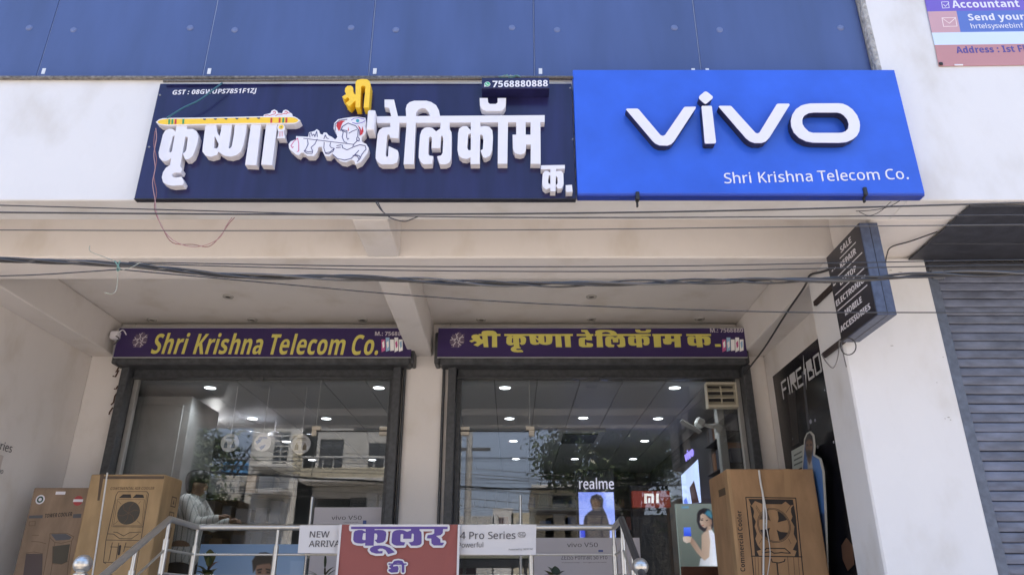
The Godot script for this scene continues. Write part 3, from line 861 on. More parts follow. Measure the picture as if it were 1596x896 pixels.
func porch_building() -> void:
	var t := thing("shop_building", "white plastered shop building with beamed porch and blue cladding above the fascia", "building", Vector3(0, 0, -9))
	var paint := plaster("white_plaster", lin(0.745, 0.735, 0.735), 40)
	var inner := plaster("porch_plaster", lin(0.80, 0.76, 0.735), 44)
	# the fascia wall and the wall above it
	box("fascia", Vector3(-8.0, BEAM, -4.2), Vector3(2.574, 4.94, -4.47), paint, t, 0.006)
	box("corner_wall", Vector3(2.575, BEAM, -4.2), Vector3(7.4, 6.0, -4.47), paint, t, 0.006)
	box("upper_backing", Vector3(-8.0, 4.942, -4.30), Vector3(2.572, 6.0, -4.6), paint, t, 0.006)
	box("roof_slab", Vector3(-8.0, 6.002, -4.15), Vector3(7.4, 6.10, -15.2), paint, t, 0.01)
	box("ledge", Vector3(-8.0, 4.925, -4.17), Vector3(2.572, 4.945, -4.198), textured("ledge_cement", lin(0.34, 0.32, 0.30), noise_texture(50, 0.05, 0.5, 1.0), 1.0, 0.9), t, 0.003)
	# blue cladding panels with open joints
	var blue := textured("blue_cladding", lin(0.060, 0.092, 0.255), noise_texture(52, 0.012, 0.82, 1.0), 0.3, 0.30, null, 0.0, Vector3(1, 0.2, 1))
	blue.metallic_specular = 0.6
	var edges := [-8.0, -6.92, -5.74, -4.56, -3.38, -2.20, -1.02, 0.16, 1.35, 2.57]
	var cap := flat("washer_pale", lin(0.13, 0.17, 0.33), 0.5)
	var label_mat := flat("sticker_white", lin(0.75, 0.75, 0.76), 0.6)
	for k in edges.size() - 1:
		var p := box("cladding_panel", Vector3(edges[k] + 0.003, 4.952, -4.25), Vector3(edges[k + 1] - 0.003, 5.998, -4.292), blue, t, 0.004)
		p.rotation = Vector3(sin(k * 2.3) * 0.0025, cos(k * 1.7) * 0.004, 0)
		for s in [[edges[k] + 0.17, 5.42], [edges[k + 1] - 0.16, 5.44], [edges[k] + 0.17, 4.965], [edges[k + 1] - 0.16, 4.968]]:
			put("washer", lathe_mesh([Vector2(0.0, 0.008), Vector2(0.018, 0.007), Vector2(0.026, 0.0)], 14), cap if s[1] > 5.2 else label_mat, p, Vector3(s[0], s[1], -4.25), Basis(Vector3.RIGHT, PI / 2))
		box("price_sticker", Vector3(edges[k + 1] + 0.03, 5.02, -4.247), Vector3(edges[k + 1] + 0.055, 5.07, -4.251), label_mat, p, 0.0005)
	for k in range(1, edges.size() - 1):
		box("joint_sealant", Vector3(edges[k] - 0.0025, 4.953, -4.256), Vector3(edges[k] + 0.0025, 5.997, -4.29), flat("sealant_pale", lin(0.34, 0.40, 0.56), 0.6), t, 0.001)
	box("price_sticker", Vector3(edges[8] - 0.07, 5.02, -4.247), Vector3(edges[8] - 0.045, 5.07, -4.251), label_mat, t, 0.0005)
	# peeling strip where the cladding stops
	box("mortar_strip", Vector3(2.573, 4.95, -4.196), Vector3(2.612, 5.99, -4.26), textured("rough_mortar", lin(0.66, 0.64, 0.61), noise_texture(55, 0.03, 0.6, 1.0), 1.0, 0.95, noise_texture(56, 0.06, 0.0, 1.0), 1.2), t, 0.008)
	# porch slab and beams
	box("porch_slab", Vector3(-8.0, SLAB, -4.475), Vector3(7.4, 4.6, -7.598), inner, t, 0.005)
	box("long_beam", Vector3(-8.0, BEAM + 0.0015, -5.08), Vector3(7.4, SLAB - 0.002, -5.50), inner, t, 0.012)
	for b in [[-1.10, -0.855], [-4.77, -4.26], [2.45, 3.06]]:
		box("cross_beam", Vector3(b[0], BEAM + 0.003, -4.473), Vector3(b[1], SLAB - 0.003, -5.078), inner, t, 0.010)
		box("cross_beam", Vector3(b[0], BEAM + 0.003, -5.502), Vector3(b[1], SLAB - 0.003, -7.597), inner, t, 0.010)
	# the pillar at the corner of the porch, and the porch's side walls
	box("pillar", Vector3(2.40, 0, -5.075), Vector3(3.13, BEAM, -5.50), paint, t, 0.012)
	box("side_wall", Vector3(2.71, 0, -5.502), Vector3(2.95, BEAM + 0.0025, -7.8), inner, t, 0.004)
	box("side_wall", Vector3(-4.76, 0, -4.9), Vector3(-4.523, BEAM + 0.0025, -7.8), inner, t, 0.004)
	# the wall with the two shop openings
	box("shop_wall", Vector3(-4.521, 0, -7.6), Vector3(-4.125, SLAB, -7.8), inner, t, 0.006)
	box("shop_wall", Vector3(-1.165, 0, -7.6), Vector3(-0.675, SLAB, -7.8), inner, t, 0.006)
	box("shop_wall", Vector3(2.52, 0, -7.6), Vector3(2.709, SLAB, -7.8), inner, t, 0.006)
	box("lintel", Vector3(-4.123, 3.865, -7.602), Vector3(-1.167, SLAB, -7.798), inner, t, 0.006)
	box("lintel", Vector3(-0.673, 3.865, -7.602), Vector3(2.518, SLAB, -7.798), inner, t, 0.006)
	# the shop room
	var room := textured("shop_wall_paint", lin(0.16, 0.16, 0.16), noise_texture(60, 0.01, 0.85, 1.0), 0.4, 0.8)
	box("shop_side_wall", Vector3(-4.76, 0, -7.801), Vector3(-4.40, 4.6, -14.4), room, t, 0.004)
	box("shop_side_wall", Vector3(2.62, 0, -7.801), Vector3(2.95, 4.6, -14.4), room, t, 0.004)
	box("shop_back_wall", Vector3(-4.398, 0, -14.2), Vector3(2.618, 4.6, -14.4), room, t, 0.004)
	box("shop_lid", Vector3(-4.398, 4.2, -7.801), Vector3(2.618, 4.6, -14.198), room, t, 0.004)
	var panel := flat("ceiling_panel_grey", lin(0.38, 0.385, 0.40), 0.45)
	var x := -4.395
	while x < 2.6:
		var x1 := minf(x + 0.467, 2.617)
		box("ceiling_strip", Vector3(x + 0.004, ROOM, -7.806), Vector3(x1 - 0.004, ROOM + 0.02, -14.195), panel, t, 0.003)
		x += 0.467
	box("building_end", Vector3(-8.0, 0, -4.62), Vector3(-7.8, 5.998, -15.2), paint, t, 0.01)
	box("building_end", Vector3(7.2, 0, -4.62), Vector3(7.4, 5.998, -15.2), paint, t, 0.01)
	box("building_back", Vector3(-7.79, 0, -15.0), Vector3(7.19, 5.998, -15.2), paint, t, 0.01)
	# stains, drips and an old paint line on the plaster
	var glue := flat("brown_glue", lin(0.10, 0.05, 0.035), 0.7)
	for l in [[187, 571, 183, 574, 180, 580, 184, 577, 179, 587, 175, 586], [183, 601, 180, 606, 177, 606], [182, 612, 178, 617, 176, 627, 172, 631], [175, 635, 170, 642, 169, 646]]:
		var q := []
		for i in range(0, l.size(), 2):
			q.append(at_depth(l[i], l[i + 1], 7.594))
		tube("glue_drip", q, 0.008, glue, t, 6)
	var scuff := flat("scuff_grey", lin(0.33, 0.31, 0.29), 0.9)
	for s in [[1388, 538.5, 6, 0.9], [1477, 650, 5, 1.2], [1481, 654, 3, 1.0], [1473, 652, 2, 1.2], [1470, 556, 2, 1], [1460, 596, 2.5, 0.8], [1386, 421, 6, 0.8], [1400, 424, 8, 0.7], [1413, 424, 0.8, 5]]:
		var c := at_depth(s[0], s[1], 5.075)
		var e := at_depth(s[0] + s[2], s[1] + s[3], 5.075)
		cutout("scuff", [PackedVector2Array([Vector2(c.x, c.y), Vector2(lerpf(c.x, e.x, 0.6), c.y + 0.002), Vector2(e.x, lerpf(c.y, e.y, 0.4)), Vector2(lerpf(c.x, e.x, 0.7), e.y), Vector2(lerpf(c.x, e.x, 0.2), e.y + 0.001)])], [], 5.0745, 0.002, scuff, t)
	# dead ceiling spots in the porch
	var rim := flat("spot_rim", lin(0.42, 0.40, 0.38), 0.5)
	var hole := flat("spot_hole", lin(0.06, 0.055, 0.05), 0.7)
	for s in [[355, 462], [236, 498], [393, 498], [565, 498], [922, 462], [750, 498], [922, 497], [1091, 497]]:
		var p := at_height(s[0], s[1], SLAB - 0.001)
		var r := put("ceiling_spot", lathe_mesh([Vector2(0.0, -0.004), Vector2(0.028, -0.006), Vector2(0.034, -0.014), Vector2(0.05, -0.012), Vector2(0.055, 0.0)], 18), rim, t, p)
		put("spot_lens", lathe_mesh([Vector2(0.0, -0.0065), Vector2(0.026, -0.0075)], 14), hole, r, p)

func neighbour_shutter() -> void:
	var t := thing("rolling_shutter", "closed grey-blue steel rolling shutter of the next shop beside the white pillar", "shutter", Vector3(5.1, 0.5, -5.14))
	var steel := textured("shutter_steel", lin(0.195, 0.218, 0.30), noise_texture(70, 0.03, 0.72, 1.0), 0.8, 0.42, null, 0.0, Vector3(0.3, 1, 1))
	var steels := [steel]
	for k in 2:
		steels.append(textured("shutter_steel_%d" % k, [lin(0.18, 0.20, 0.275), lin(0.205, 0.225, 0.30)][k], noise_texture(75 + k, 0.02, 0.62, 1.0, 6), 0.8, 0.42, null, 0.0, Vector3(0.4, 1, 1)))
	var rail := textured("shutter_rail", lin(0.15, 0.175, 0.235), noise_texture(71, 0.03, 0.7, 1.0), 0.8, 0.45)
	# one slat: a shallow curved profile with a lip at the joint
	var prof := [Vector2(-0.003, 0.0), Vector2(0.004, 0.0025), Vector2(0.0065, 0.010), Vector2(0.0075, 0.030), Vector2(0.0065, 0.050), Vector2(0.0045, 0.0605), Vector2(-0.003, 0.0645), Vector2(-0.006, 0.0645), Vector2(-0.006, 0.0)]
	var st := SurfaceTool.new()
	st.begin(Mesh.PRIMITIVE_TRIANGLES)
	for k in prof.size():
		var a: Vector2 = prof[k]
		var b: Vector2 = prof[(k + 1) % prof.size()]
		var n := Vector3(0, -(b.x - a.x), b.y - a.y).normalized()
		tri(st, Vector3(-1.98, a.y, a.x), Vector3(1.98, a.y, a.x), Vector3(1.98, b.y, b.x), n)
		tri(st, Vector3(-1.98, a.y, a.x), Vector3(1.98, b.y, b.x), Vector3(-1.98, b.y, b.x), n)
	var slat := st.commit()
	for k in 51:
		var wob := sin(k * 12.9898) * 43758.5453
		wob -= floorf(wob)
		put("slat", slat, steels[int(wob * 2.99)], t, Vector3(5.18, 0.52 + k * 0.067 + (wob - 0.5) * 0.002, -5.17 + (wob - 0.5) * 0.003), Basis(Vector3.UP, (wob - 0.5) * 0.0012) * Basis(Vector3.RIGHT, (wob - 0.5) * 0.05))
	box("guide_rail", Vector3(3.133, 0.3, -5.10), Vector3(3.215, 3.965, -5.19), rail, t, 0.004)
	box("guide_rail", Vector3(7.11, 0.3, -5.10), Vector3(7.19, 3.965, -5.19), rail, t, 0.004)
	box("rail_bracket", Vector3(3.17, 3.80, -5.085), Vector3(3.26, 3.88, -5.12), flat("bracket_steel", lin(0.2, 0.21, 0.24), 0.4, 0.5), t, 0.004)
	# the dark sheet metal that lines the soffit over it, in three lapped strips
	var sheet := textured("soffit_sheet", lin(0.060, 0.064, 0.082), noise_texture(73, 0.02, 0.7, 1.0), 0.7, 0.5)
	for k in 3:
		box("soffit_sheet", Vector3(3.0 + 0.004 * k, 3.950 - 0.002 * k, -4.245 - 0.275 * k), Vector3(7.19, 3.964 - 0.002 * k, -4.525 - 0.275 * k), sheet, t, 0.002)
	box("roll_housing", Vector3(3.133, 3.86, -5.075), Vector3(7.19, 3.945, -5.24), sheet, t, 0.02)
	box("shutter_backing", Vector3(3.133, 0.0, -5.25), Vector3(7.19, 3.95, -5.30), sheet, t, 0.004)

func storefronts() -> void:
	var dark := textured("rail_dark", lin(0.085, 0.09, 0.10), noise_texture(80, 0.03, 0.7, 1.0), 1.0, 0.45)
	var alu := flat("aluminium_strip", lin(0.45, 0.44, 0.42), 0.35, 0.6)
	var glass := StandardMaterial3D.new()
	glass.resource_name = "shop_glass"
	glass.transparency = BaseMaterial3D.TRANSPARENCY_ALPHA
	glass.albedo_color = Color(0.04, 0.05, 0.05, 0.06)
	glass.roughness = 0.0
	glass.metallic_specular = 0.5
	var patch := flat("patch_fitting", lin(0.55, 0.50, 0.42), 0.35, 0.4)
	var seal := flat("black_seal", lin(0.015, 0.015, 0.017), 0.5)
	var steel := flat("handle_steel", lin(0.62, 0.61, 0.6), 0.22, 0.9)
	# the two openings: from, to, the joint between fixed glass and door, the door side
	for s in [[-4.123, -1.167, -2.06, true], [-0.673, 2.518, 0.185, false]]:
		var x0: float = s[0]
		var x1: float = s[1]
		var joint: float = s[2]
		var door_last: bool = s[3]
		var t := thing("glass_storefront", "glass shop front whose door has a beige top fitting, %s" % ("behind the cartons of air coolers" if door_last else "below the board with Hindi words"), "storefront", Vector3((x0 + x1) / 2.0, FLOOR, -GLASS))
		for x in [x0, x1]:
			var sgn := 1.0 if x == x0 else -1.0
			box("shutter_rail", Vector3(x + sgn * 0.002, FLOOR, -7.50), Vector3(x + sgn * 0.085, 3.86, -7.66), dark, t, 0.005)
			box("frame_strip", Vector3(x + sgn * 0.087, FLOOR, -7.64), Vector3(x + sgn * 0.135, 3.80, -7.70), alu if sgn * (1 if door_last else -1) > 0 else dark, t, 0.004)
		if door_last:
			tube("conduit", [Vector3(x1 + 0.03, FLOOR, -7.57), Vector3(x1 + 0.03, 3.84, -7.57)], 0.016, dark, t, 8)
		else:
			tube("conduit", [Vector3(x0 - 0.05, FLOOR, -7.57), Vector3(x0 - 0.05, 3.84, -7.57)], 0.016, dark, t, 8)
		box("shutter_bottom_bar", Vector3(x0 + 0.088, 3.745, -7.60), Vector3(x1 - 0.088, 3.85, -7.645), dark, t, 0.01)
		box("shutter_lip", Vector3(x0 + 0.088, 3.73, -7.58), Vector3(x1 - 0.088, 3.75, -7.65), dark, t, 0.004)
		var lk := (x0 + x1) / 2.0 - 0.05
		box("shutter_lock", Vector3(lk - 0.06, 3.70, -7.56), Vector3(lk + 0.06, 3.745, -7.60), dark, t, 0.006)
		var top := 3.748
		var head := at_depth(600, 672, GLASS).y
		var dx0 := joint if door_last else x0 + 0.10
		var dx1 := x1 - 0.10 if door_last else joint
		var fx0 := x0 + 0.10 if door_last else joint
		var fx1 := joint if door_last else x1 - 0.10
		box("pane", Vector3(fx0, FLOOR, -GLASS), Vector3(fx1 - 0.003, top, -GLASS - 0.010), glass, t, 0.001)
		box("pane", Vector3(dx0 + 0.003, head + 0.006, -GLASS), Vector3(dx1, top, -GLASS - 0.010), glass, t, 0.001)
		box("inner_pane", Vector3(fx0, FLOOR, -GLASS - 0.03), Vector3(fx1 - 0.003, top, -GLASS - 0.036), glass, t, 0.001)  # extra sheet added behind the real glass to strengthen its reflections
		box("inner_pane", Vector3(dx0 + 0.003, FLOOR + 0.01, -GLASS - 0.03), Vector3(dx1, top, -GLASS - 0.036), glass, t, 0.001)  # same added reflecting sheet, behind the door side
		var door := box("door", Vector3(dx0 + 0.004, FLOOR + 0.01, -GLASS), Vector3(dx1 - 0.004, head - 0.004, -GLASS - 0.010), glass, t, 0.001)
		box("door_seal", Vector3(dx0, head - 0.004, -GLASS + 0.004), Vector3(dx1, head + 0.006, -GLASS - 0.014), seal, t, 0.001)
		var hinge_x := dx1 if door_last else dx0
		var sg := -1.0 if door_last else 1.0
		box("patch_fitting", Vector3(hinge_x, head - 0.045, -GLASS + 0.02), Vector3(hinge_x + sg * 0.125, head - 0.006, -GLASS - 0.025), patch, door, 0.004)
		box("patch_fitting", Vector3(hinge_x, head + 0.008, -GLASS + 0.02), Vector3(hinge_x + sg * 0.125, head + 0.045, -GLASS - 0.025), patch, t, 0.004)
		var lx := dx0 if door_last else dx1
		box("patch_fitting", Vector3(lx - 0.04, head + 0.008, -GLASS + 0.02), Vector3(lx + 0.05, head + 0.05, -GLASS - 0.025), patch, t, 0.004)
		box("patch_fitting", Vector3(lx + (0.008 if door_last else -0.008), head - 0.05, -GLASS + 0.02), Vector3(lx - 0.04 if door_last else lx + 0.05, head + 0.007, -GLASS - 0.025), patch, t, 0.004)
		var hx := (joint + 0.045) if door_last else (joint - 0.10)
		tube("door_handle", [Vector3(hx, FLOOR + 0.5, -GLASS + 0.05), Vector3(hx, 2.52 if door_last else 2.54, -GLASS + 0.05)], 0.014, steel, door, 10)
		tube("glass_joint", [Vector3(joint, head + 0.05, -GLASS + 0.002), Vector3(joint, top, -GLASS + 0.002)], 0.003, flat("joint_pale", lin(0.35, 0.36, 0.36), 0.4), t, 5)

# ---------- things on the porch ----------
# print on a face that looks to -x: pixels on the plane x = X become (z, y) outlines
func side_cutout(called: String, outlines: Array, X: float, thick: float, m: Material, parent: Node) -> MeshInstance3D:
	var outs := []
	for o in outlines:
		var q := PackedVector2Array()
		for i in range(0, o.size(), 2):
			var p := at_x(o[i], o[i + 1], X)
			q.append(Vector2(p.z, p.y))
		outs.append(q)
	return side_sheet(called, outs, X, thick, m, parent)

func side_sheet(called: String, outs: Array, X: float, thick: float, m: Material, parent: Node) -> MeshInstance3D:
	var c := middle(outs)
	var b := Basis(Vector3(0, 0, 1), Vector3(0, 1, 0), Vector3(-1, 0, 0))
	return put(called, sheet_mesh(outs, [], 0.0, -thick, c, true), m, parent, Vector3(X, c.y, c.x), b)

func v2(a: Array) -> PackedVector2Array:
	var out := PackedVector2Array()
	for i in range(0, a.size(), 2):
		out.append(Vector2(a[i], a[i + 1]))
	return out

# the frame of a picture on a carton: unit square -> its front face
func on_face(p: Array, x0: float, y0: float, w: float, h: float) -> PackedVector2Array:
	var out := PackedVector2Array()
	for i in range(0, p.size(), 2):
		out.append(Vector2(x0 + p[i] * w, y0 + p[i + 1] * h))
	return out

func ring_line(c: Vector2, r: float, n := 28) -> PackedVector2Array:
	var out := PackedVector2Array()
	for k in n + 1:
		out.append(c + Vector2(cos(TAU * k / n), sin(TAU * k / n)) * r)
	return out

func card(seed_: int, called: String, c: Color) -> StandardMaterial3D:
	return textured(called, c, noise_texture(seed_, 0.015, 0.82, 1.0, 6), 0.7, 0.85, noise_texture(seed_ + 1, 0.02, 0.0, 1.0, 4), 0.06, Vector3(1, 0.35, 1))

func cartons() -> void:
	var ink := flat("carton_ink", lin(0.035, 0.028, 0.025), 0.7)
	var faint := flat("carton_faint_ink", lin(0.13, 0.085, 0.05), 0.8)
	var tape := flat("carton_tape", lin(0.10, 0.065, 0.04), 0.35)
	var strap := flat("strap_white", lin(0.72, 0.71, 0.68), 0.45)
	# --- commercial cooler carton beside the pillar ---
	var c1 := card(90, "carton_orange", lin(0.50, 0.30, 0.155))
	var t := thing("cooler_carton", "tall cardboard carton printed with a square cooler, roped, by the black poster wall", "carton", Vector3(2.2, FLOOR, -6.7))
	box("carton_body", Vector3(1.832, FLOOR + 0.002, -6.40), Vector3(2.571, 2.60, -7.02), c1, t, 0.008)
	box("corner_tape", Vector3(1.829, FLOOR + 0.01, -6.398), Vector3(1.86, 2.598, -6.5), card(92, "carton_edge", lin(0.55, 0.35, 0.18)), t, 0.004)
	var d := 6.399
	var f := func(p): return trace(p, 1100, 725, 5.24, d)
	pen_print("cooler_drawing", [f.call([330, 262, 738, 268, 800, 890, 800, 960]), f.call([330, 262, 395, 890, 400, 960]), f.call([375, 742, 790, 748]), f.call([465, 712, 500, 678, 650, 680, 695, 718, 650, 716, 620, 712, 600, 716, 560, 718, 540, 705, 470, 715]), f.call([540, 765, 545, 790, 600, 798, 645, 785, 650, 768])], 0.008, d, ink, t)
	pen_print("cooler_drawing", [f.call([405, 752, 415, 960]), f.call([430, 752, 440, 960]), f.call([455, 752, 465, 960]), f.call([672, 752, 690, 960]), f.call([720, 752, 735, 960]), f.call([758, 752, 775, 960]), f.call([415, 330, 450, 385, 440, 392, 412, 345]), f.call([700, 325, 660, 385]), f.call([680, 600, 700, 640]), f.call([440, 640, 462, 600])], 0.004, d, faint, t)
	cutout("cooler_drawing", [f.call([352, 275, 715, 280, 722, 322, 695, 330, 655, 296, 625, 318, 470, 318, 405, 292, 375, 330]), f.call([364, 322, 388, 348, 398, 380, 392, 420, 412, 460, 402, 500, 420, 560, 408, 600, 425, 650, 455, 690, 420, 700, 440, 745, 405, 742, 380, 420]), f.call([722, 322, 700, 350, 700, 385, 712, 420, 700, 450, 728, 500, 722, 560, 748, 620, 715, 690, 745, 700, 730, 745, 765, 748, 740, 420])], [], d, 0.001, ink, t)
	var fc := at_depth(1100 + 560 / 5.24, 725 + 490 / 5.24, d)
	var c2 := Vector2(fc.x, fc.y)
	pen_print("fan_drawing", [ring_line(c2, 0.136), ring_line(c2, 0.127)], 0.004, d, ink, t)
	for a in [0.35, 1.92, 3.45, 4.95]:
		var blade := PackedVector2Array()
		for k in 9:
			blade.append(c2 + Vector2(cos(a + k * 0.105), sin(a + k * 0.105)) * 0.122)
		for k in 4:
			blade.append(c2 + Vector2(cos(a + 0.55 - k * 0.1), sin(a + 0.55 - k * 0.1)) * (0.075 - k * 0.012))
		cutout("fan_drawing", [blade], [], d, 0.001, faint if a > 1.5 and a < 2.5 else ink, t)
	pen_print("cooler_drawing", [f.call([585, 800, 600, 960])], 0.011, d, ink, t)
	cutout("clear_tape", [f.call([640, 30, 690, 30, 700, 258, 650, 258])], [], d, 0.0008, flat("tape_clear", lin(0.46, 0.29, 0.155), 0.25), t)
	# the words run up the face
	var b0 := at_depth(1100 + 326 / 5.24, 725 + 868 / 5.24, d)
	var b1 := at_depth(1100 + 292 / 5.24, 725 + 370 / 5.24, d)
	var bx := at_depth(1100 + 252 / 5.24, 725 + 370 / 5.24, d)
	words("Commercial Cooler", Vector3(b0.x, b0.y, -d), Vector3(b1.x - b0.x, b1.y - b0.y, 0), Vector3(bx.x - b1.x, 0, 0), 0.001, ink, t, 700)
	var sd := func(p):
		var out := []
		for i in range(0, p.size(), 2):
			out.append_array([1100 + p[i] / 5.24, 725 + p[i + 1] / 5.24])
		return out
	side_cutout("side_mark", [sd.call([105, 205, 160, 180, 165, 240, 112, 262])], 1.8305, 0.001, faint, t)
	tube("rope", smooth([at_depth(1183.5, 733, 6.40), at_depth(1186, 752, 6.385), at_depth(1190, 775, 6.385), at_depth(1191, 810, 6.385), at_depth(1190.5, 896, 6.385), at_depth(1190, 960, 6.385)], 4), 0.009, strap, t, 6)
	tube("rope", smooth([at_depth(1190, 772, 6.383), at_depth(1195, 800, 6.38), at_depth(1195, 825, 6.38)], 4), 0.007, strap, t, 6)
	tube("rope", smooth([at_depth(1194, 815, 6.383), at_depth(1201, 860, 6.38), at_depth(1197, 896, 6.38), at_depth(1195, 930, 6.38)], 4), 0.0035, strap, t, 5)
	# --- continental cooler carton by the stair rail ---
	var c3 := card(94, "carton_tan", lin(0.47, 0.32, 0.165))
	t = thing("cooler_carton", "tall tan carton with a line drawing of a cooler and a white strap", "carton", Vector3(-3.37, FLOOR, -6.8))
	box("carton_body", Vector3(-3.695, FLOOR + 0.002, -6.60), Vector3(-3.045, 2.585, -6.98), c3, t, 0.008)
	d = 6.599
	f = func(p): return trace(p, 100, 730, 5.4, d)
	box("tape_strip", Vector3(-3.60, 2.545, -6.597), Vector3(-3.05, 2.57, -6.602), tape, t, 0.001)
	cutout("tape_strip", [f.call([300, 45, 332, 45, 292, 270, 274, 270])], [], d - 0.001, 0.0012, tape, t)
	pen_print("cooler_drawing", [f.call([432, 225, 450, 195, 690, 195, 705, 215, 640, 610, 590, 900]), f.call([432, 225, 345, 610, 325, 790, 345, 800]), f.call([405, 490, 655, 492]), f.call([360, 550, 410, 552, 460, 590, 560, 592, 620, 550]), f.call([410, 535, 440, 538, 495, 568, 545, 540, 640, 535]), f.call([350, 602, 640, 606]), f.call([400, 625, 370, 780]), f.call([455, 628, 430, 770]), f.call([515, 625, 495, 700]), f.call([385, 660, 450, 662]), f.call([500, 660, 560, 662]), f.call([335, 790, 450, 790])], 0.0048, d, ink, t)
	pen_print("cooler_drawing", [f.call([445, 260, 670, 262, 648, 480, 410, 480, 445, 260]), f.call([430, 260, 395, 490]), f.call([690, 220, 655, 490]), f.call([450, 275, 475, 300]), f.call([640, 275, 620, 300]), f.call([415, 470, 450, 440]), f.call([640, 470, 610, 440])], 0.003, d, faint, t)
	cutout("cooler_drawing", [f.call([455, 248, 490, 218, 555, 218, 560, 248]), f.call([570, 248, 600, 218, 660, 222, 668, 248])], [], d, 0.001, ink, t)
	fc = at_depth(100 + 537 / 5.4, 730 + 375 / 5.4, d)
	c2 = Vector2(fc.x, fc.y)
	cutout("fan_drawing", [circle(c2, 0.096)], [], d, 0.001, flat("fan_ink", lin(0.065, 0.055, 0.042), 0.7), t)
	var lines := []
	for k in 6:
		var a := k * TAU / 6.0 + 0.2
		lines.append(PackedVector2Array([c2, c2 + Vector2(cos(a + 0.3), sin(a + 0.3)) * 0.05, c2 + Vector2(cos(a), sin(a)) * 0.09]))
	pen_print("fan_drawing", lines, 0.004, d - 0.001, faint, t)
	words_px("CONTINENTAL AIR COOLER", 171, 763.5, 239.5, 763, 4.4, d + 0.001, faint, t, 700, 0.001)
	pen_print("cooler_drawing", [f.call([465, 655, 455, 720])], 0.02, d, ink, t)
	for k in 7:
		var y := 2.38 - k * 0.13
		var z := -6.86
		side_cutout_plus(t, y, z, faint)
	tube("strap", [at_depth(166.5, 736.5, 6.60), at_depth(154, 822, 6.592), at_depth(143, 896, 6.592), at_depth(135, 950, 6.592)], 0.0075, strap, t, 6)
	# --- tower cooler carton against the porch wall ---
	var c4 := card(97, "carton_brown", lin(0.33, 0.235, 0.16))
	t = thing("cooler_carton", "darker brown carton of a tower cooler with round stickers, against the porch wall", "carton", Vector3(-4.0, FLOOR, -7.0))
	box("carton_body", Vector3(-4.262, FLOOR + 0.002, -6.75), Vector3(-3.72, 2.49, -7.2), c4, t, 0.008)
	d = 6.749
	f = func(p): return trace(p, 20, 740, 5.743, d)
	words_px("TOWER COOLER", 68, 807, 111, 804, 6.2, d + 0.001, ink, t, 700, 0.001)
	var grey := flat("print_slate", lin(0.11, 0.11, 0.12), 0.7)
	cutout("print_band", [f.call([140, 365, 262, 360, 258, 388, 135, 390]), f.call([535, 352, 608, 348, 602, 384, 530, 386])], [], d, 0.001, grey, t)
	pen_print("cooler_drawing", [f.call([325, 525, 480, 522, 540, 555, 520, 590, 430, 612, 370, 605, 325, 560, 325, 525]), f.call([325, 560, 285, 790, 265, 900]), f.call([370, 605, 345, 800, 330, 900]), f.call([520, 590, 490, 800, 480, 900]), f.call([350, 795, 430, 800, 485, 775]), f.call([110, 700, 180, 690, 260, 705]), f.call([140, 420, 195, 415, 190, 455, 138, 455, 140, 420]), f.call([165, 540, 225, 540]), f.call([160, 595, 230, 600, 290, 615])], 0.0035, d, faint, t)
	cutout("cooler_drawing", [f.call([335, 530, 470, 528, 520, 556, 500, 580, 380, 588])], [], d - 0.0004, 0.001, grey, t)
	cutout("cooler_drawing", [f.call([350, 640, 505, 620, 480, 775, 430, 798, 345, 790])], [], d, 0.0008, flat("print_olive", lin(0.085, 0.075, 0.055), 0.7), t)
	cutout("cooler_drawing", [f.call([112, 705, 260, 708, 255, 900, 85, 900])], [], d, 0.0008, flat("print_umber", lin(0.105, 0.08, 0.075), 0.7), t)
	var s1 := at_depth(20 + 238 / 5.743, 740 + 221 / 5.743, d)
	var white := flat("letter_white", Color.WHITE)
	cutout("round_sticker", [circle(Vector2(s1.x, s1.y), 0.040)], [], d, 0.001, white, t)
	cutout("round_sticker", [circle(Vector2(s1.x, s1.y), 0.028)], [circle(Vector2(s1.x, s1.y), 0.015)], d - 0.001, 0.001, flat("sticker_green", lin(0.03, 0.09, 0.07), 0.5), t)
	var s2 := at_depth(20 + 578 / 5.743, 740 + 232 / 5.743, d)
	cutout("round_sticker", [circle(Vector2(s2.x, s2.y), 0.042)], [], d, 0.001, flat("sticker_red", lin(0.42, 0.06, 0.06), 0.5), t)
	cutout("label_sticker", [rect(Vector2(s2.x - 0.043, s2.y - 0.010), Vector2(s2.x + 0.043, s2.y + 0.013))], [], d - 0.001, 0.001, white, t)
	var s3 := at_depth(20 + 420 / 5.743, 740 + 164 / 5.743, d)
	cutout("label_sticker", [rect(Vector2(s3.x - 0.043, s3.y - 0.012), Vector2(s3.x + 0.043, s3.y + 0.014))], [], d, 0.001, white, t)

func side_cutout_plus(t: Node3D, y: float, z: float, m: Material) -> void:
	# a printed pictogram frame on the carton's side that faces +x
	var b := Basis(Vector3(0, 0, -1), Vector3(0, 1, 0), Vector3(1, 0, 0))
	var outer := rect(Vector2(-0.05, -0.045), Vector2(0.05, 0.045))
	var inner := rect(Vector2(-0.040, -0.035), Vector2(0.040, 0.035))
	var mark := [PackedVector2Array([Vector2(-0.015, -0.02), Vector2(0.02, -0.02), Vector2(0.0, 0.025)])]
	put("pictogram", sheet_mesh([outer], [inner], 0.0, -0.001, Vector2.ZERO), m, t, Vector3(-3.0438, y, z), b)
	put("pictogram", sheet_mesh(mark, [], 0.0, -0.001, Vector2.ZERO), m, t, Vector3(-3.0438, y, z), b)

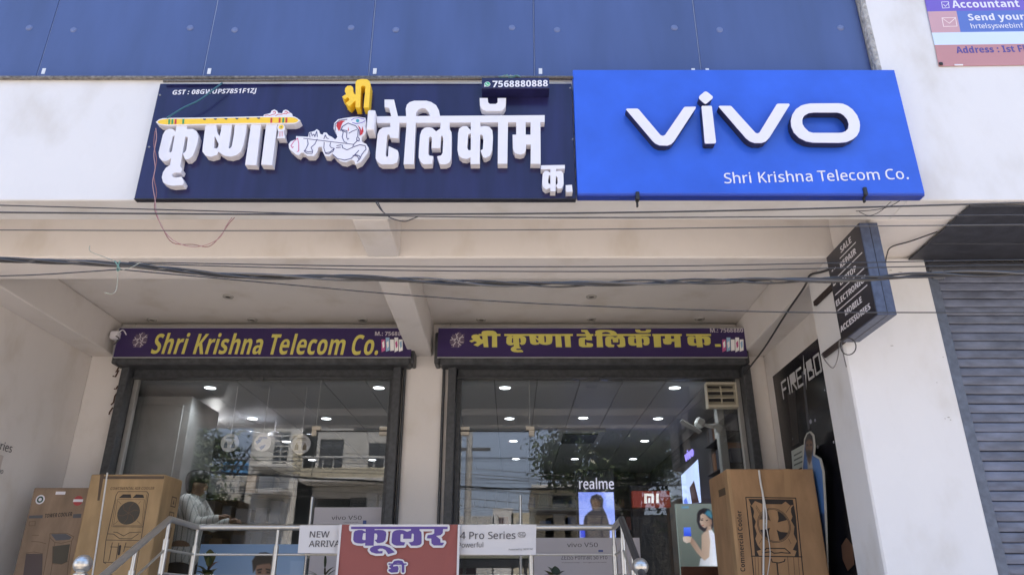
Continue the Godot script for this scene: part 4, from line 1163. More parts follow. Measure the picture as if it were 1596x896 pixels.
func railings() -> void:
	var steel := textured("rail_steel", lin(0.66, 0.64, 0.60), noise_texture(101, 0.05, 0.94, 1.0), 1.5, 0.36)
	steel.metallic = 0.92
	var back := 6.33
	var top := 2.12
	var pl := at_depth(308, 822, back)
	var pr := at_depth(957, 822, back)
	top = pl.y
	var ball := func() -> ArrayMesh:
		var prof := []
		for k in 13:
			var a := PI * k / 12.0
			prof.append(Vector2(sin(a) * 0.052, -cos(a) * 0.052))
		return lathe_mesh(prof, 20)
	var t := thing("landing_railing", "straight stainless steel railing along the porch edge, carrying the banners", "railing", Vector3((pl.x + pr.x) / 2.0, FLOOR, -back))
	tube("handrail", [Vector3(pl.x, top, -back), Vector3(pr.x, top, -back)], 0.024, steel, t, 12)
	for x in [308, 433.5, 562, 693, 827.5, 956]:
		var p := at_depth(x, 822, back)
		tube("post", [Vector3(p.x, FLOOR, -back), Vector3(p.x, top - 0.14, -back)], 0.021, steel, t, 12)
		tube("post_neck", [Vector3(p.x, top - 0.15, -back), Vector3(p.x, top - 0.02, -back)], 0.013, steel, t, 10)
	for h in [0.21, 0.37, 0.58, 0.80]:
		tube("thin_rail", [Vector3(pl.x, top - h, -back), Vector3(pr.x, top - h, -back)], 0.009, steel, t, 8)
	# the two stair railings that come down towards the street
	var grip := textured("dark_grip", lin(0.06, 0.055, 0.055), noise_texture(103, 0.05, 0.7, 1.0), 1.5, 0.4)
	for s in [[-2.50, 268.0, 128.0, false], [0.80, 966.0, 998.0, true]]:
		var X: float = s[0]
		var zt := -5.62
		var label := "stair railing with a dark wrapped handrail and a steel ball newel" if s[3] else "stair railing of bare steel that climbs past the tan carton"
		t = thing("stair_railing", label, "railing", Vector3(X, 0, -4.9))
		var corner := Vector3(X, top, zt)
		var base_x := pl.x if not s[3] else pr.x
		tube("link_rail", [Vector3(base_x, top, -back + 0.02), corner], 0.022, steel, t, 12)
		for h in [0.21, 0.37]:
			tube("thin_rail", [Vector3(base_x, top - h, -back + 0.02), corner - Vector3(0, h, 0)], 0.009, steel, t, 8)
		var foot := Vector3(X, top - 0.62, -4.42)
		tube("handrail", [corner, foot], 0.024, grip if s[3] else steel, t, 12)
		for h in [0.21, 0.37, 0.58]:
			tube("thin_rail", [corner - Vector3(0, h, 0), foot - Vector3(0, h, 0)], 0.009, steel, t, 8)
		for k in [0.0, 0.36, 0.72]:
			var p := corner.lerp(foot, k)
			tube("post", [Vector3(X, maxf(0.0, p.y - 1.12), p.z), Vector3(X, p.y - 0.14, p.z)], 0.021, steel, t, 12)
			tube("post_neck", [Vector3(X, p.y - 0.15, p.z), Vector3(X, p.y - 0.02, p.z)], 0.013, steel, t, 10)
		# newel with a ball
		var nb := at_x(s[2], 879.0 if not s[3] else 883.0, X)
		var nz := nb.z
		tube("newel_post", [Vector3(X, 0.0, nz), Vector3(X, nb.y - 0.06, nz)], 0.030, steel, t, 14)
		put("newel_collar", lathe_mesh([Vector2(0.030, -0.02), Vector2(0.040, -0.01), Vector2(0.040, 0.005), Vector2(0.022, 0.02)], 18), steel, t, Vector3(X, nb.y - 0.06, nz))
		put("newel_ball", ball.call(), steel, t, Vector3(X, nb.y, nz))

# a hanging cloth: a grid over four pixel corners with folds
func cloth_mesh(tl: Vector3, tr: Vector3, bl: Vector3, br: Vector3, fold: Callable) -> ArrayMesh:
	var st := SurfaceTool.new()
	st.begin(Mesh.PRIMITIVE_TRIANGLES)
	st.set_smooth_group(0)
	var nx := 60
	var ny := 40
	var p := func(i: int, j: int, back: bool) -> Vector3:
		var u := float(i) / nx
		var v := float(j) / ny
		var q := tl.lerp(tr, u).lerp(bl.lerp(br, u), v)
		return q + Vector3(0, 0, fold.call(u, v) - (0.002 if back else 0.0)) - tl
	for back in [false, true]:
		for i in nx:
			for j in ny:
				var q := [p.call(i, j, back), p.call(i + 1, j, back), p.call(i + 1, j + 1, back), p.call(i, j + 1, back)]
				for e in ([0, 2, 3, 0, 1, 2] if back == false else [0, 3, 2, 0, 2, 1]):
					st.add_vertex(q[e])
	st.index()
	st.generate_normals()
	return st.commit()

func offset_all(outers: Array, by: float) -> Array:
	var out := []
	for o in outers:
		var mm := PackedVector2Array(Array(o).map(func(v): return v * 1000.0))
		if Geometry2D.is_polygon_clockwise(mm):
			mm.reverse()
		for r in Geometry2D.offset_polygon(mm, by * 1000.0, Geometry2D.JOIN_ROUND):
			if not Geometry2D.is_polygon_clockwise(r):
				out.append(PackedVector2Array(Array(r).map(func(v): return v / 1000.0)))
	return out

func banners() -> void:
	# long white phone banner on the rail
	var d := 6.29
	var vinyl := flat("banner_white", lin(0.70, 0.69, 0.71), 0.5)
	var tl := at_depth(467, 818.5, d)
	var t := thing("phone_banner", "long white vinyl banner of a phone series tied along the landing railing", "banner", Vector3(at_depth(650, 818, d).x, FLOOR, -d))
	put("vinyl", cloth_mesh(tl, at_depth(836, 817.5, d), at_depth(463.5, 862, d), at_depth(835, 865, d), func(u, v): return 0.004 * sin(u * 40.0) * v * (1.0 if u < 0.1 or u > 0.85 else 0.3)), vinyl, t, tl)
	var ink := flat("banner_ink", lin(0.06, 0.055, 0.065), 0.5)
	var f := d - 0.006
	words_px("NEW", 482, 837.5, 512.5, 837.5, 9.6, f, ink, t, 400, 0.001)
	words_px("ARRIVAL", 480.5, 852.5, 536, 852, 10.0, f, ink, t, 400, 0.001)
	words_px("14 Pro Series", 709, 840.5, 803.5, 840, 12, f, ink, t, 400, 0.001)
	words_px("Powerful", 714, 853.5, 753, 853, 8.4, f, flat("banner_grey_ink", lin(0.12, 0.12, 0.13), 0.5), t, 400, 0.001)
	words_px("5G", 809, 835.5, 817.5, 835.5, 4.6, f, ink, t, 400, 0.001)
	pen_print("badge_ring", [px_poly([809, 829.5, 817.5, 829.5, 819.5, 833, 817.5, 836.8, 809, 836.8, 807, 833, 809, 829.5], f)], 0.003, f, ink, t)
	words_px("Powered by  NEXT AI", 793, 858.5, 830, 857.5, 3.6, f, flat("banner_grey_ink", Color.GRAY), t, 400, 0.001)
	# the red cooler banner hung over it
	d = 6.245
	var red := flat("banner_red", lin(0.30, 0.082, 0.072), 0.55)
	var t2 := thing("cooler_banner", "dusty red vinyl banner with large purple Hindi word outlined in white", "banner", Vector3(at_depth(623, 818, d).x, FLOOR, -d))
	tl = at_depth(531, 817.5, d)
	var tr := at_depth(716, 817.5, d)
	var low := 0.95
	var bl := Vector3(at_depth(524, 896, d).x, FLOOR + 0.1, -d)
	var br := Vector3(at_depth(713, 896, d).x, FLOOR + 0.1, -d)
	var fold := func(u, v): return 0.006 * sin(u * 9.0 + v * 5.0) * (0.3 + v) + (0.008 * sin(v * 20.0 + u * 60.0) * smoothstep(0.86, 1.0, u)) + 0.006 * sin(v * 14.0 - u * 50.0) * (1.0 - smoothstep(0.0, 0.12, u))
	put("vinyl", cloth_mesh(tl, tr, bl, br, fold), red, t2, tl)
	var white := flat("banner_white", Color.WHITE)
	var hem := 0.010
	box("white_hem", Vector3(bl.x - 0.006, bl.y, -d + 0.012), Vector3(bl.x + 0.012, tl.y, -d + 0.010), white, t2, 0.0005)
	box("white_hem", Vector3(tr.x - 0.012, bl.y, -d + 0.012), Vector3(tr.x + 0.006, tl.y, -d + 0.010), white, t2, 0.0005)
	f = d - 0.018
	var purple := flat("banner_purple", lin(0.105, 0.06, 0.29), 0.5)
	var z := func(p): return trace(p, 530, 812, 8.627, f)
	var word := []
	var ka := refit("ka", 549.3, 821.5, 602.4, 850.3, f)
	var la := refit("la", 609.5, 821.5, 658, 850.3, f)
	word.append_array(ka.o)
	word.append_array(la.o)
	word.append(z.call([145, 75, 1445, 75, 1445, 108, 145, 108]))
	word.append(z.call([395, 390, 405, 360, 450, 335, 520, 326, 600, 333, 670, 360, 735, 420, 645, 445, 610, 390, 570, 370, 530, 370, 500, 385, 520, 405, 570, 400, 568, 435, 480, 438, 420, 420]))
	word.append(z.call([1265, 90, 1385, 90, 1380, 160, 1350, 190, 1290, 200, 1345, 245, 1350, 290, 1400, 290, 1375, 328, 1260, 328, 1228, 300, 1225, 235, 1165, 232, 1175, 190, 1240, 180, 1265, 165]))
	var hi := pen([z.call([655, 578, 885, 578])], 0.010)
	hi.append_array(pen([z.call([700, 600, 672, 612, 700, 628, 765, 618, 770, 645, 705, 645, 662, 662, 690, 678, 765, 672])], 0.017))
	hi.append_array(pen([z.call([845, 676, 845, 590, 825, 552, 780, 545, 735, 552, 722, 572])], 0.021))
	cutout("letter_outline", offset_all(word, 0.017), [], f + 0.002, 0.001, white, t2)
	cutout("letter_outline", offset_all(hi, 0.011), [], f + 0.002, 0.001, white, t2)
	cutout("lettering", word, ka.h + la.h, f, 0.001, purple, t2)
	cutout("lettering", hi, [], f, 0.001, purple, t2)

# ---------- posters and boards ----------
func posters() -> void:
	var white := flat("letter_white", Color.WHITE)
	# black poster on the porch side wall
	var X := 2.704
	var black := textured("poster_black", lin(0.014, 0.014, 0.02), noise_texture(120, 0.01, 0.6, 1.0), 0.6, 0.25)
	var t := thing("wall_poster", "large black poster with white angular brand lettering on the porch side wall", "poster", Vector3(X, 1.3, -6.5))
	box("sheet", Vector3(X, 1.3, -7.41), Vector3(2.709, 3.70, -5.56), black, t, 0.001)
	var brand := flat("poster_lettering", lin(0.6, 0.6, 0.62), 0.5)
	var alphabet := {"F": [[0, 0, 0, 1, 1, 1], [0.1, 0.5, 0.8, 0.5]], "I": [[0.5, 0, 0.5, 1]], "R": [[0, 0, 0, 1, 1, 1, 1, 0.5, 0.15, 0.5], [0.5, 0.4, 1, 0]], "E": [[1, 0, 0, 0, 0, 1, 1, 1], [0.1, 0.5, 0.8, 0.5]], "B": [[0, 0, 0, 1, 0.85, 1, 0.85, 0.55, 0.15, 0.5], [0.6, 0.46, 1, 0.35, 1, 0, 0, 0]], "O": [[0.5, 0, 0, 0, 0, 1, 1, 1, 1, 0, 0.72, 0]], "L": [[0, 1, 0, 0, 1, 0]], "T": [[0, 1, 1, 1], [0.5, 0.9, 0.5, 0]]}
	var zz := -7.19
	for ch in "FIRE-BOLTT":
		var w: float = 0.03 if ch == "I" else 0.12
		if ch == "-":
			side_sheet("lettering", [PackedVector2Array([Vector2(zz + 0.055, 3.66), Vector2(zz, 3.49), Vector2(zz + 0.03, 3.49), Vector2(zz + 0.005, 3.35), Vector2(zz + 0.07, 3.53), Vector2(zz + 0.04, 3.53)])], X - 0.0016, 0.0015, brand, t)
			zz += 0.10
			continue
		var k := 0
		for s in alphabet[ch]:
			var q := PackedVector2Array()
			for i in range(0, s.size(), 2):
				q.append(Vector2(zz + s[i] * w, 3.415 + s[i + 1] * 0.155))
			side_sheet("lettering", pen([q], 0.0225), X - 0.0016 - 0.0003 * k, 0.0015, brand, t)
			k += 1
		zz += w + 0.048
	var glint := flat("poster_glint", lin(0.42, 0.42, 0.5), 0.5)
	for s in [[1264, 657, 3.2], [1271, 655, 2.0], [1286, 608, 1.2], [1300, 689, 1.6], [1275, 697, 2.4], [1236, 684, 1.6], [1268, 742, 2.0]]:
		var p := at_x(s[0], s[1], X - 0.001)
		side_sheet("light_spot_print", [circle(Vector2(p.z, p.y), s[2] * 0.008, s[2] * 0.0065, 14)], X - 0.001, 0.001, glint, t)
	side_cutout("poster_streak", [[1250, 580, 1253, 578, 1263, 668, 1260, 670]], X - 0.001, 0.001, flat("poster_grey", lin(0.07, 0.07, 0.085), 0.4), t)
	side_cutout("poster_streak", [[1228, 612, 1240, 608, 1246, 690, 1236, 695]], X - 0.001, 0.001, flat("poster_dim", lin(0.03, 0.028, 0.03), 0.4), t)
	side_cutout("poster_hand", [[1312, 850, 1320, 838, 1330, 850, 1332, 880, 1322, 890, 1314, 872]], X - 0.001, 0.001, flat("poster_skin", lin(0.13, 0.07, 0.045), 0.5), t)
	# life-size cut-out of a man in blue that leans on the poster wall
	X = 2.60
	t = thing("cardboard_standee", "cardboard cut-out of a bearded man in a blue jacket beside a speech card", "standee", Vector3(X, FLOOR, -6.3))
	var cream := flat("standee_rim", lin(0.55, 0.54, 0.50), 0.5)
	side_cutout("board", [[1252, 712, 1254, 684, 1258, 675, 1263, 672, 1268, 678, 1270, 695, 1269, 708, 1279, 714, 1284, 735, 1287, 790, 1289, 850, 1292, 960, 1262, 960, 1256, 800, 1250, 740]], X, 0.012, cream, t)
	var zy := func(p):
		var q := PackedVector2Array()
		for i in range(0, p.size(), 2):
			var w := at_x(p[i], p[i + 1], X)
			q.append(Vector2(w.z, w.y))
		return q
	var man: PackedVector2Array = zy.call([1253.5, 714, 1255.5, 686, 1259, 677, 1263, 674.5, 1267, 680, 1268.8, 695, 1268, 710, 1277.5, 716, 1282.5, 736, 1285.5, 790, 1288, 850, 1290.5, 955, 1264, 955, 1257.5, 800, 1251.5, 742])
	var lo := Vector2(INF, INF)
	var hi := -lo
	for p in man:
		lo = lo.min(p)
		hi = hi.max(p)
	var pic := Picture.new(lo, hi, 170.0, Color(0.05, 0.12, 0.32), Color(0.035, 0.035, 0.04))
	pic.lay(zy.call([1254, 716, 1260, 711, 1266, 711, 1278, 716, 1283, 736, 1287, 800, 1257, 806]), Color(0.05, 0.13, 0.36), Color(0.09, 0.22, 0.52), Vector2(1, 0), 5.0)
	pic.lay(zy.call([1258.5, 714, 1265, 711, 1270, 745, 1273, 800, 1264, 800, 1261, 745]), Color(0.30, 0.27, 0.26), Color(0.46, 0.42, 0.40), Vector2(1, 0), 4.0)
	pic.lay(zy.call([1259, 708, 1266, 706, 1266, 716, 1262.5, 724, 1259, 716]), Color(0.11, 0.06, 0.04), Color(0.16, 0.09, 0.06), Vector2(1, 0), 4.0)
	pic.lay(zy.call([1256, 700, 1256.5, 684, 1260, 678, 1265, 679, 1267.8, 686, 1268, 700, 1266, 710, 1262, 714, 1258, 709]), Color(0.16, 0.085, 0.055), Color(0.24, 0.14, 0.095), Vector2(1, 0), 4.0)
	pic.lay(zy.call([1255.5, 692, 1256, 681, 1260, 675, 1265, 675.5, 1268.5, 683, 1268.6, 693, 1266.6, 687, 1262, 684.5, 1258, 687]), Color(0.012, 0.010, 0.010), Color(0.03, 0.024, 0.02), Vector2(1, 0), 3.0)
	pic.lay(zy.call([1256.4, 699, 1258.5, 703, 1262, 701.5, 1265.5, 703, 1267.8, 698, 1266.8, 708, 1262, 714.5, 1258, 710]), Color(0.025, 0.018, 0.015), Color(0.045, 0.03, 0.024), Vector2(1, 0), 4.0)
	pic.lay(zy.call([1257.6, 693, 1260.4, 692.4, 1260.4, 694.6, 1257.8, 695]), Color(0.02, 0.015, 0.012), Color(0.02, 0.015, 0.012), Vector2(1, 0), 2.0)
	pic.lay(zy.call([1263.4, 692.2, 1266.2, 692, 1266.2, 694.2, 1263.6, 694.4]), Color(0.02, 0.015, 0.012), Color(0.02, 0.015, 0.012), Vector2(1, 0), 2.0)
	var mid := (lo + hi) / 2.0
	picture_sheet("picture", pic, man, picture_material("standee_picture", pic), t, Vector3(X - 0.001, mid.y, mid.x), Basis(Vector3(0, 0, 1), Vector3(0, 1, 0), Vector3(-1, 0, 0)))
	side_cutout("speech_card", [[1234, 703, 1258, 690, 1259, 724, 1236, 734]], X + 0.016, 0.012, flat("card_grey_green", lin(0.42, 0.45, 0.42), 0.5), t)
	for k in 3:
		side_cutout("card_line", [[1238, 709 + k * 7.5, 1250 + k, 702.5 + k * 7.5, 1250 + k, 705 + k * 7.5, 1238, 711.5 + k * 7.5]], X + 0.0145, 0.001, flat("card_ink", lin(0.10, 0.11, 0.11), 0.6), t)
	# pale poster on the far porch side wall, cut by the frame
	t = thing("wall_poster", "pale phone poster with small black words on the plain porch wall", "poster", Vector3(-4.52, 1.4, -6.2))
	var pale := flat("poster_pale", lin(0.60, 0.53, 0.49), 0.6)
	box("sheet", Vector3(-4.5215, 1.5, -5.6), Vector3(-4.519, 2.75, -6.62), pale, t, 0.001)
	var tb := Vector3(0, 0, -1)
	var s0 := at_x(16, 706, -4.519)
	words("Series", Vector3(-4.519, s0.y, s0.z + 0.27), tb * 0.27, Vector3(0, 0.075, 0), 0.001, flat("banner_ink", Color.BLACK), t, 400)
	words("1.Zoo", Vector3(-4.519, at_x(12, 741, -4.519).y, s0.z + 0.20), tb * 0.16, Vector3(0, 0.045, 0), 0.001, flat("banner_ink", Color.BLACK), t, 400)
	# phone boards standing inside the glass
	var board := flat("board_lilac", lin(0.50, 0.485, 0.53), 0.5)
	var ink := flat("board_ink", lin(0.05, 0.045, 0.055), 0.5)
	var d := 7.685
	for s in [[490, 599, 790.5, 516, 563, 810, 805.2, true], [829.5, 997, 838, 884, 932, 852.5, 847.2, false]]:
		var a := at_depth(s[0], s[2], d)
		var b := at_depth(s[1], s[2], d)
		var tt := thing("phone_board", "lilac-white phone board standing behind the glass, %s" % ("its top just above the red banner" if s[7] else "with lines of camera text under the title"), "display board", Vector3((a.x + b.x) / 2.0, FLOOR, -d))
		box("sheet", Vector3(a.x, FLOOR + 0.02, -d), Vector3(b.x, a.y, -d - 0.02), board, tt, 0.003)
		words_px("vivo V50", s[3], s[5], s[4], s[5], s[5] - s[6] + 1.8, d, ink, tt, 400, 0.001)
		if s[7]:
			words_px("Camera for portraits", 535, 815.5, 558, 815, 2.0, d, ink, tt, 400, 0.001)
			box("blue_tab", at_depth(565, 816.5, d - 0.006), at_depth(571, 811, d), flat("tab_blue", lin(0.05, 0.09, 0.3), 0.5), tt, 0.001)
		else:
			words_px("ZEISS Portrait So Pro", 875, 872, 947, 871.5, 7.6, d, ink, tt, 400, 0.001)
			words_px("Professional image  |  Aura light portrait master", 876, 878, 946, 877.5, 2.2, d, ink, tt, 400, 0.001)
			box("tape_mark", at_depth(933, 860, d - 0.006), at_depth(940, 857, d), flat("tab_blue", Color.BLUE), tt, 0.001)
			cutout("phone_picture", [px_poly([846, 897, 858, 892, 872, 896, 880, 905, 846, 905], d)], [], d - 0.002, 0.001, flat("phone_mauve", lin(0.3, 0.2, 0.3), 0.4), tt)
	# sky blue poster with a man's portrait
	var a2 := at_depth(312, 848, d)
	var b2 := at_depth(477, 848, d)
	t = thing("portrait_poster", "sky blue poster with the portrait of a dark-haired man behind the glass", "poster", Vector3((a2.x + b2.x) / 2.0, FLOOR, -d))
	box("sheet", Vector3(a2.x, FLOOR + 0.02, -d), Vector3(b2.x, a2.y, -d - 0.02), flat("poster_sky", lin(0.25, 0.40, 0.62), 0.5), t, 0.003)
	var low := at_depth(312, 985, d)
	var po := Picture.new(Vector2(a2.x + 0.004, low.y), Vector2(b2.x - 0.004, a2.y - 0.004), 210.0, Color(0.22, 0.37, 0.62), Color(0.36, 0.52, 0.74))
	var at_px := func(p): return px_poly(p, d)
	po.lay(at_px.call([378, 985, 382, 936, 396, 922, 424, 922, 440, 934, 448, 985]), Color(0.035, 0.035, 0.045), Color(0.07, 0.07, 0.085), Vector2(1, 0), 4.0)
	po.lay(at_px.call([402, 910, 420, 910, 422, 930, 411, 940, 400, 930]), Color(0.16, 0.085, 0.06), Color(0.24, 0.14, 0.10), Vector2(1, 0), 4.0)
	po.lay(at_px.call([397, 884, 400, 874, 412, 870, 424, 875, 427, 888, 424, 906, 417, 918, 408, 920, 400, 908]), Color(0.34, 0.20, 0.14), Color(0.22, 0.125, 0.085), Vector2(1, 0), 4.0)
	po.lay(at_px.call([394, 892, 392.5, 874, 398, 866, 405, 861.5, 414, 861, 423, 864, 428.5, 873, 428, 890, 425, 884, 420, 878, 408, 879, 400, 881, 397, 888]), Color(0.014, 0.010, 0.008), Color(0.045, 0.03, 0.022), Vector2(0, 1), 3.5)
	for e in [[400, 887.5, 407.5, 886, 407.5, 888, 400.5, 889.5], [414, 886, 422, 887.5, 421.5, 889.5, 414, 888], [401.5, 891, 406.5, 890.5, 406, 893, 402, 893], [414.8, 890.5, 420.3, 891, 419.8, 893, 415.2, 893]]:
		po.lay(at_px.call(e), Color(0.02, 0.014, 0.012), Color(0.02, 0.014, 0.012), Vector2(1, 0), 2.5)
	po.lay(at_px.call([409, 892, 412, 892, 413.5, 902, 408, 902]), Color(0.36, 0.22, 0.15), Color(0.18, 0.10, 0.07), Vector2(0, 1), 4.0)
	po.lay(at_px.call([449, 940, 452, 874, 474, 874, 475, 940]), Color(0.30, 0.46, 0.70), Color(0.42, 0.56, 0.78), Vector2(0, 1), 3.0)
	picture_sheet("picture", po, PackedVector2Array(), picture_material("portrait_picture", po), t, Vector3((po.lo.x + po.hi.x) / 2, (po.lo.y + po.hi.y) / 2, -d + 0.0012))
	words_px("HC", 446, 859.5, 452.5, 859.5, 5.0, d, ink, t, 400, 0.001)
	cutout("phone_picture", [px_poly([449, 896, 452, 872, 474, 872, 476, 896], d)], [], d - 0.001, 0.001, flat("poster_pale_blue", lin(0.36, 0.52, 0.72), 0.5), t)

func potted_plants() -> void:
	var pot := textured("terracotta", lin(0.30, 0.13, 0.075), noise_texture(130, 0.03, 0.75, 1.0), 1.5, 0.85)
	var soil := flat("soil", lin(0.04, 0.03, 0.02), 0.95)
	var green := flat("leaf_dark_green", lin(0.022, 0.040, 0.020), 0.45)
	var rust := flat("leaf_rust", lin(0.09, 0.028, 0.018), 0.45)
	var lime := flat("leaf_olive", lin(0.075, 0.085, 0.030), 0.45)
	rng.seed = 77
	for s in [[328, 857, "croton in a clay pot before the sky blue poster", 0], [508, 863, "grassy plant in a clay pot behind the white banner", 1], [866, 879, "low dark croton in a clay pot before the lilac-white board", 0]]:
		var top := at_depth(s[0], s[1], 6.95)
		var t := thing("potted_plant", s[2], "plant", Vector3(top.x, FLOOR, -6.95))
		put("pot", lathe_mesh([Vector2(0.0, 0.0), Vector2(0.11, 0.0), Vector2(0.16, 0.26), Vector2(0.18, 0.27), Vector2(0.18, 0.31), Vector2(0.15, 0.31), Vector2(0.145, 0.27), Vector2(0.0, 0.27)], 20), pot, t, t.position)
		put("soil", lathe_mesh([Vector2(0.0, 0.285), Vector2(0.147, 0.28)], 16), soil, t, t.position)
		var head: Vector3 = t.position + Vector3(0, top.y - FLOOR - 0.12, 0)
		tube("stem", [t.position + Vector3(0, 0.27, 0), t.position + Vector3(0.02, 0.6, 0.01), head], [0.016, 0.012, 0.008], soil, t, 7)
		for k in 26:
			var u := rng.randf()
			var base := t.position + Vector3(0, 0.45, 0) + (head - t.position - Vector3(0, 0.45, 0)) * u
			var an := k * 2.4 + rng.randf() * 0.5
			var rise := lerpf(0.1, 1.1, u) + rng.randf_range(-0.2, 0.3)
			var out := Vector3(cos(an) * cos(rise), sin(rise), sin(an) * cos(rise))
			var long := rng.randf_range(0.14, 0.23) * (1.0 if s[3] == 0 else 1.25)
			var wide := 0.040 if s[3] == 0 else 0.011
			put("leaf", leaf_mesh(out, long, wide), [green, rust, lime, green][(k * 7 + k / 3) % 4] if s[3] == 0 else [green, lime][k % 2], t, base)

func leaf_mesh(out: Vector3, long: float, wide: float) -> ArrayMesh:
	var st := SurfaceTool.new()
	st.begin(Mesh.PRIMITIVE_TRIANGLES)
	var side := out.cross(Vector3.UP).normalized()
	if side.length() < 0.5:
		side = Vector3.RIGHT
	var up := side.cross(out).normalized()
	var rows := []
	for k in 7:
		var t := k / 6.0
		var mid := out * long * t + Vector3.DOWN * (t * t * long * 0.35)
		var w := wide * sin(PI * pow(t, 0.75)) + 0.001
		rows.append([mid + side * w + up * w * 0.35, mid, mid - side * w + up * w * 0.35])
	for k in 6:
		for s in 2:
			for q in [[rows[k][s], rows[k][s + 1], rows[k + 1][s + 1]], [rows[k][s], rows[k + 1][s + 1], rows[k + 1][s]]]:
				for p in q:
					st.add_vertex(p)
	st.generate_normals()
	return st.commit()

# ---------- cables ----------
func cables() -> void:
	var black := flat("cable_black", lin(0.03, 0.03, 0.035), 0.5)
	var grey := flat("cable_weathered", lin(0.10, 0.10, 0.105), 0.6)
	var d := 3.64
	var over := func(pts: Array, dd: float) -> Array:
		var out := []
		for i in range(0, pts.size(), 2):
			out.append(at_depth(pts[i], pts[i + 1], dd))
		var a: Vector3 = out[0]
		var b: Vector3 = out[-1]
		var fa: Vector3 = (a - out[1]).normalized() * 1.2
		var la: Vector3 = (b - out[-2]).normalized() * 1.2
		return smooth([a + fa * 4.0, a + fa * 3.0, a + fa * 2.0, a + fa] + out + [b + la, b + la * 2.0, b + la * 3.0, b + la * 4.0], 8)
	# the thick bundle: strands wound round one another
	var axis: Array = over.call([0, 404, 180, 413, 360, 428, 560, 434, 720, 440, 870, 443, 1040, 440, 1200, 437, 1350, 434, 1470, 428, 1596, 425], d)
	var t := thing("cable_bundle", "thick twisted bundle of black power cables slung across the shop front", "cable", axis[0])
	var fine := smooth(axis, 5)
	for k in 4:
		var strand := []
		var along := 0.0
		for i in fine.size():
			if i:
				along += fine[i].distance_to(fine[i - 1])
			var a := along * 6.5 + k * TAU / 4.0 + 0.7 * sin(along * 1.3 + k)
			var r := 0.011 + 0.004 * sin(along * 2.1 + k * 1.7)
			strand.append(fine[i] + Vector3(0, cos(a), sin(a)) * r)
		tube("strand", strand, [0.0075, 0.006, 0.005, 0.0065][k], black if k < 3 else grey, t, 6)
	var tie := flat("green_twine", lin(0.16, 0.30, 0.26), 0.8)
	var pale := flat("pale_twine", lin(0.36, 0.38, 0.33), 0.8)
	tube("tie", smooth([at_depth(178, 407, d - 0.03), at_depth(186, 419, d - 0.03), at_depth(181, 421, d - 0.02), at_depth(186, 406, d - 0.03)], 4), 0.0035, tie, t, 5)
	tube("tie", smooth([at_depth(190, 421, d - 0.03), at_depth(205, 416, d - 0.03), at_depth(218, 409, d - 0.02)], 4), 0.0022, pale, t, 5)
	tube("tie_tail", smooth([at_depth(183, 420, d - 0.02), at_depth(182, 440, d), at_depth(179, 454, d), at_depth(172, 458, d), at_depth(162, 456, d)], 4), 0.0022, pale, t, 5)
	tube("tie_tail", smooth([at_depth(139, 383, d - 0.02), at_depth(140, 392, d - 0.02), at_depth(160, 400, d), at_depth(180, 408, d)], 4), 0.0022, pale, t, 5)
	# single wires; each has its own run
	for w in [
		["thin black wire running just under the sign boards, uppermost of the wires", [0, 331, 420, 334, 800, 333, 1150, 328, 1596, 316], 3.7, 0.0052, black],
		["thin wire that sinks to meet the uppermost wire below the navy sign", [0, 320, 300, 328, 640, 337, 1000, 339, 1596, 335], 3.75, 0.0036, black],
		["pale frayed wire between the uppermost wires and the cable bundle", [0, 358.5, 400, 359.5, 850, 358, 1200, 354, 1596, 350], 3.8, 0.0034, grey],
		["fine wire just above the thick cable bundle", [200, 408.5, 600, 415, 1000, 415, 1300, 410, 1596, 405], 3.7, 0.0032, black],
		["second fine wire touching the top of the cable bundle", [215, 411, 600, 421, 1000, 423, 1300, 418, 1596, 413], 3.66, 0.0032, black],
		["slack wire that sags below the cable bundle over the door signs", [185, 420, 420, 441, 660, 462, 900, 476, 1200, 486, 1400, 487, 1596, 487], 3.72, 0.0036, black],
		["short wire rising to the green tie on the cable bundle", [-480, 448, -250, 440, -40, 431.5, 60, 428, 140, 423, 184, 420], 3.62, 0.0036, black]]:
		var pts: Array = over.call(w[1], w[2])
		if w[1][0] > 100:
			pts = smooth(pts_px(w[1] + [1950, w[1][-1], 2300, w[1][-1] + 4], w[2]), 8)
		elif w[1][-2] < 300:
			pts = smooth(pts_px(w[1], w[2]), 8)
		var tw := thing("overhead_wire", w[0], "wire", pts[0], "overhead wires")
		tube("wire", pts, w[3], w[4], tw, 6)
	# loose ends round the signs
	var pink := flat("pink_wire", lin(0.42, 0.24, 0.24), 0.6)
	var redw := flat("red_wire", lin(0.26, 0.11, 0.11), 0.6)
	t = thing("loose_wire", "twisted pink wire dangling from the navy sign in a wide loop", "wire", at_depth(242, 195, 4.05))
	tube("wire", smooth(pts_px([242, 200, 243, 215, 239, 240, 241, 262, 237, 285, 241, 312, 243, 330, 252, 355, 270, 375, 295, 384, 320, 382, 342, 370, 352, 352, 361, 339], 4.05), 5), 0.0028, pink, t, 6)
	tube("wire", smooth(pts_px([241, 204, 239, 225, 243, 250, 239, 275, 243, 300, 240, 325, 250, 350, 268, 378, 300, 381, 325, 384, 344, 366, 355, 350, 365, 339], 4.06), 5), 0.0028, redw, t, 6)
	t = thing("loose_wire", "teal cable slanting across the navy sign above the flute", "wire", at_depth(262, 183, 4.09))
	tube("wire", smooth(pts_px([259, 184, 285, 168, 310, 156, 330, 141, 346, 129], 4.085), 5), 0.006, flat("teal_cable", lin(0.03, 0.12, 0.17), 0.5), t, 6)
	t = thing("loose_wire", "short dark wire curling out from under the navy sign", "wire", at_depth(585, 314, 4.15))
	tube("wire", smooth(pts_px([585, 314, 592, 325, 601, 334, 612, 341, 630, 345, 643, 341, 652, 337], 4.15), 5), 0.0042, black, t, 6)
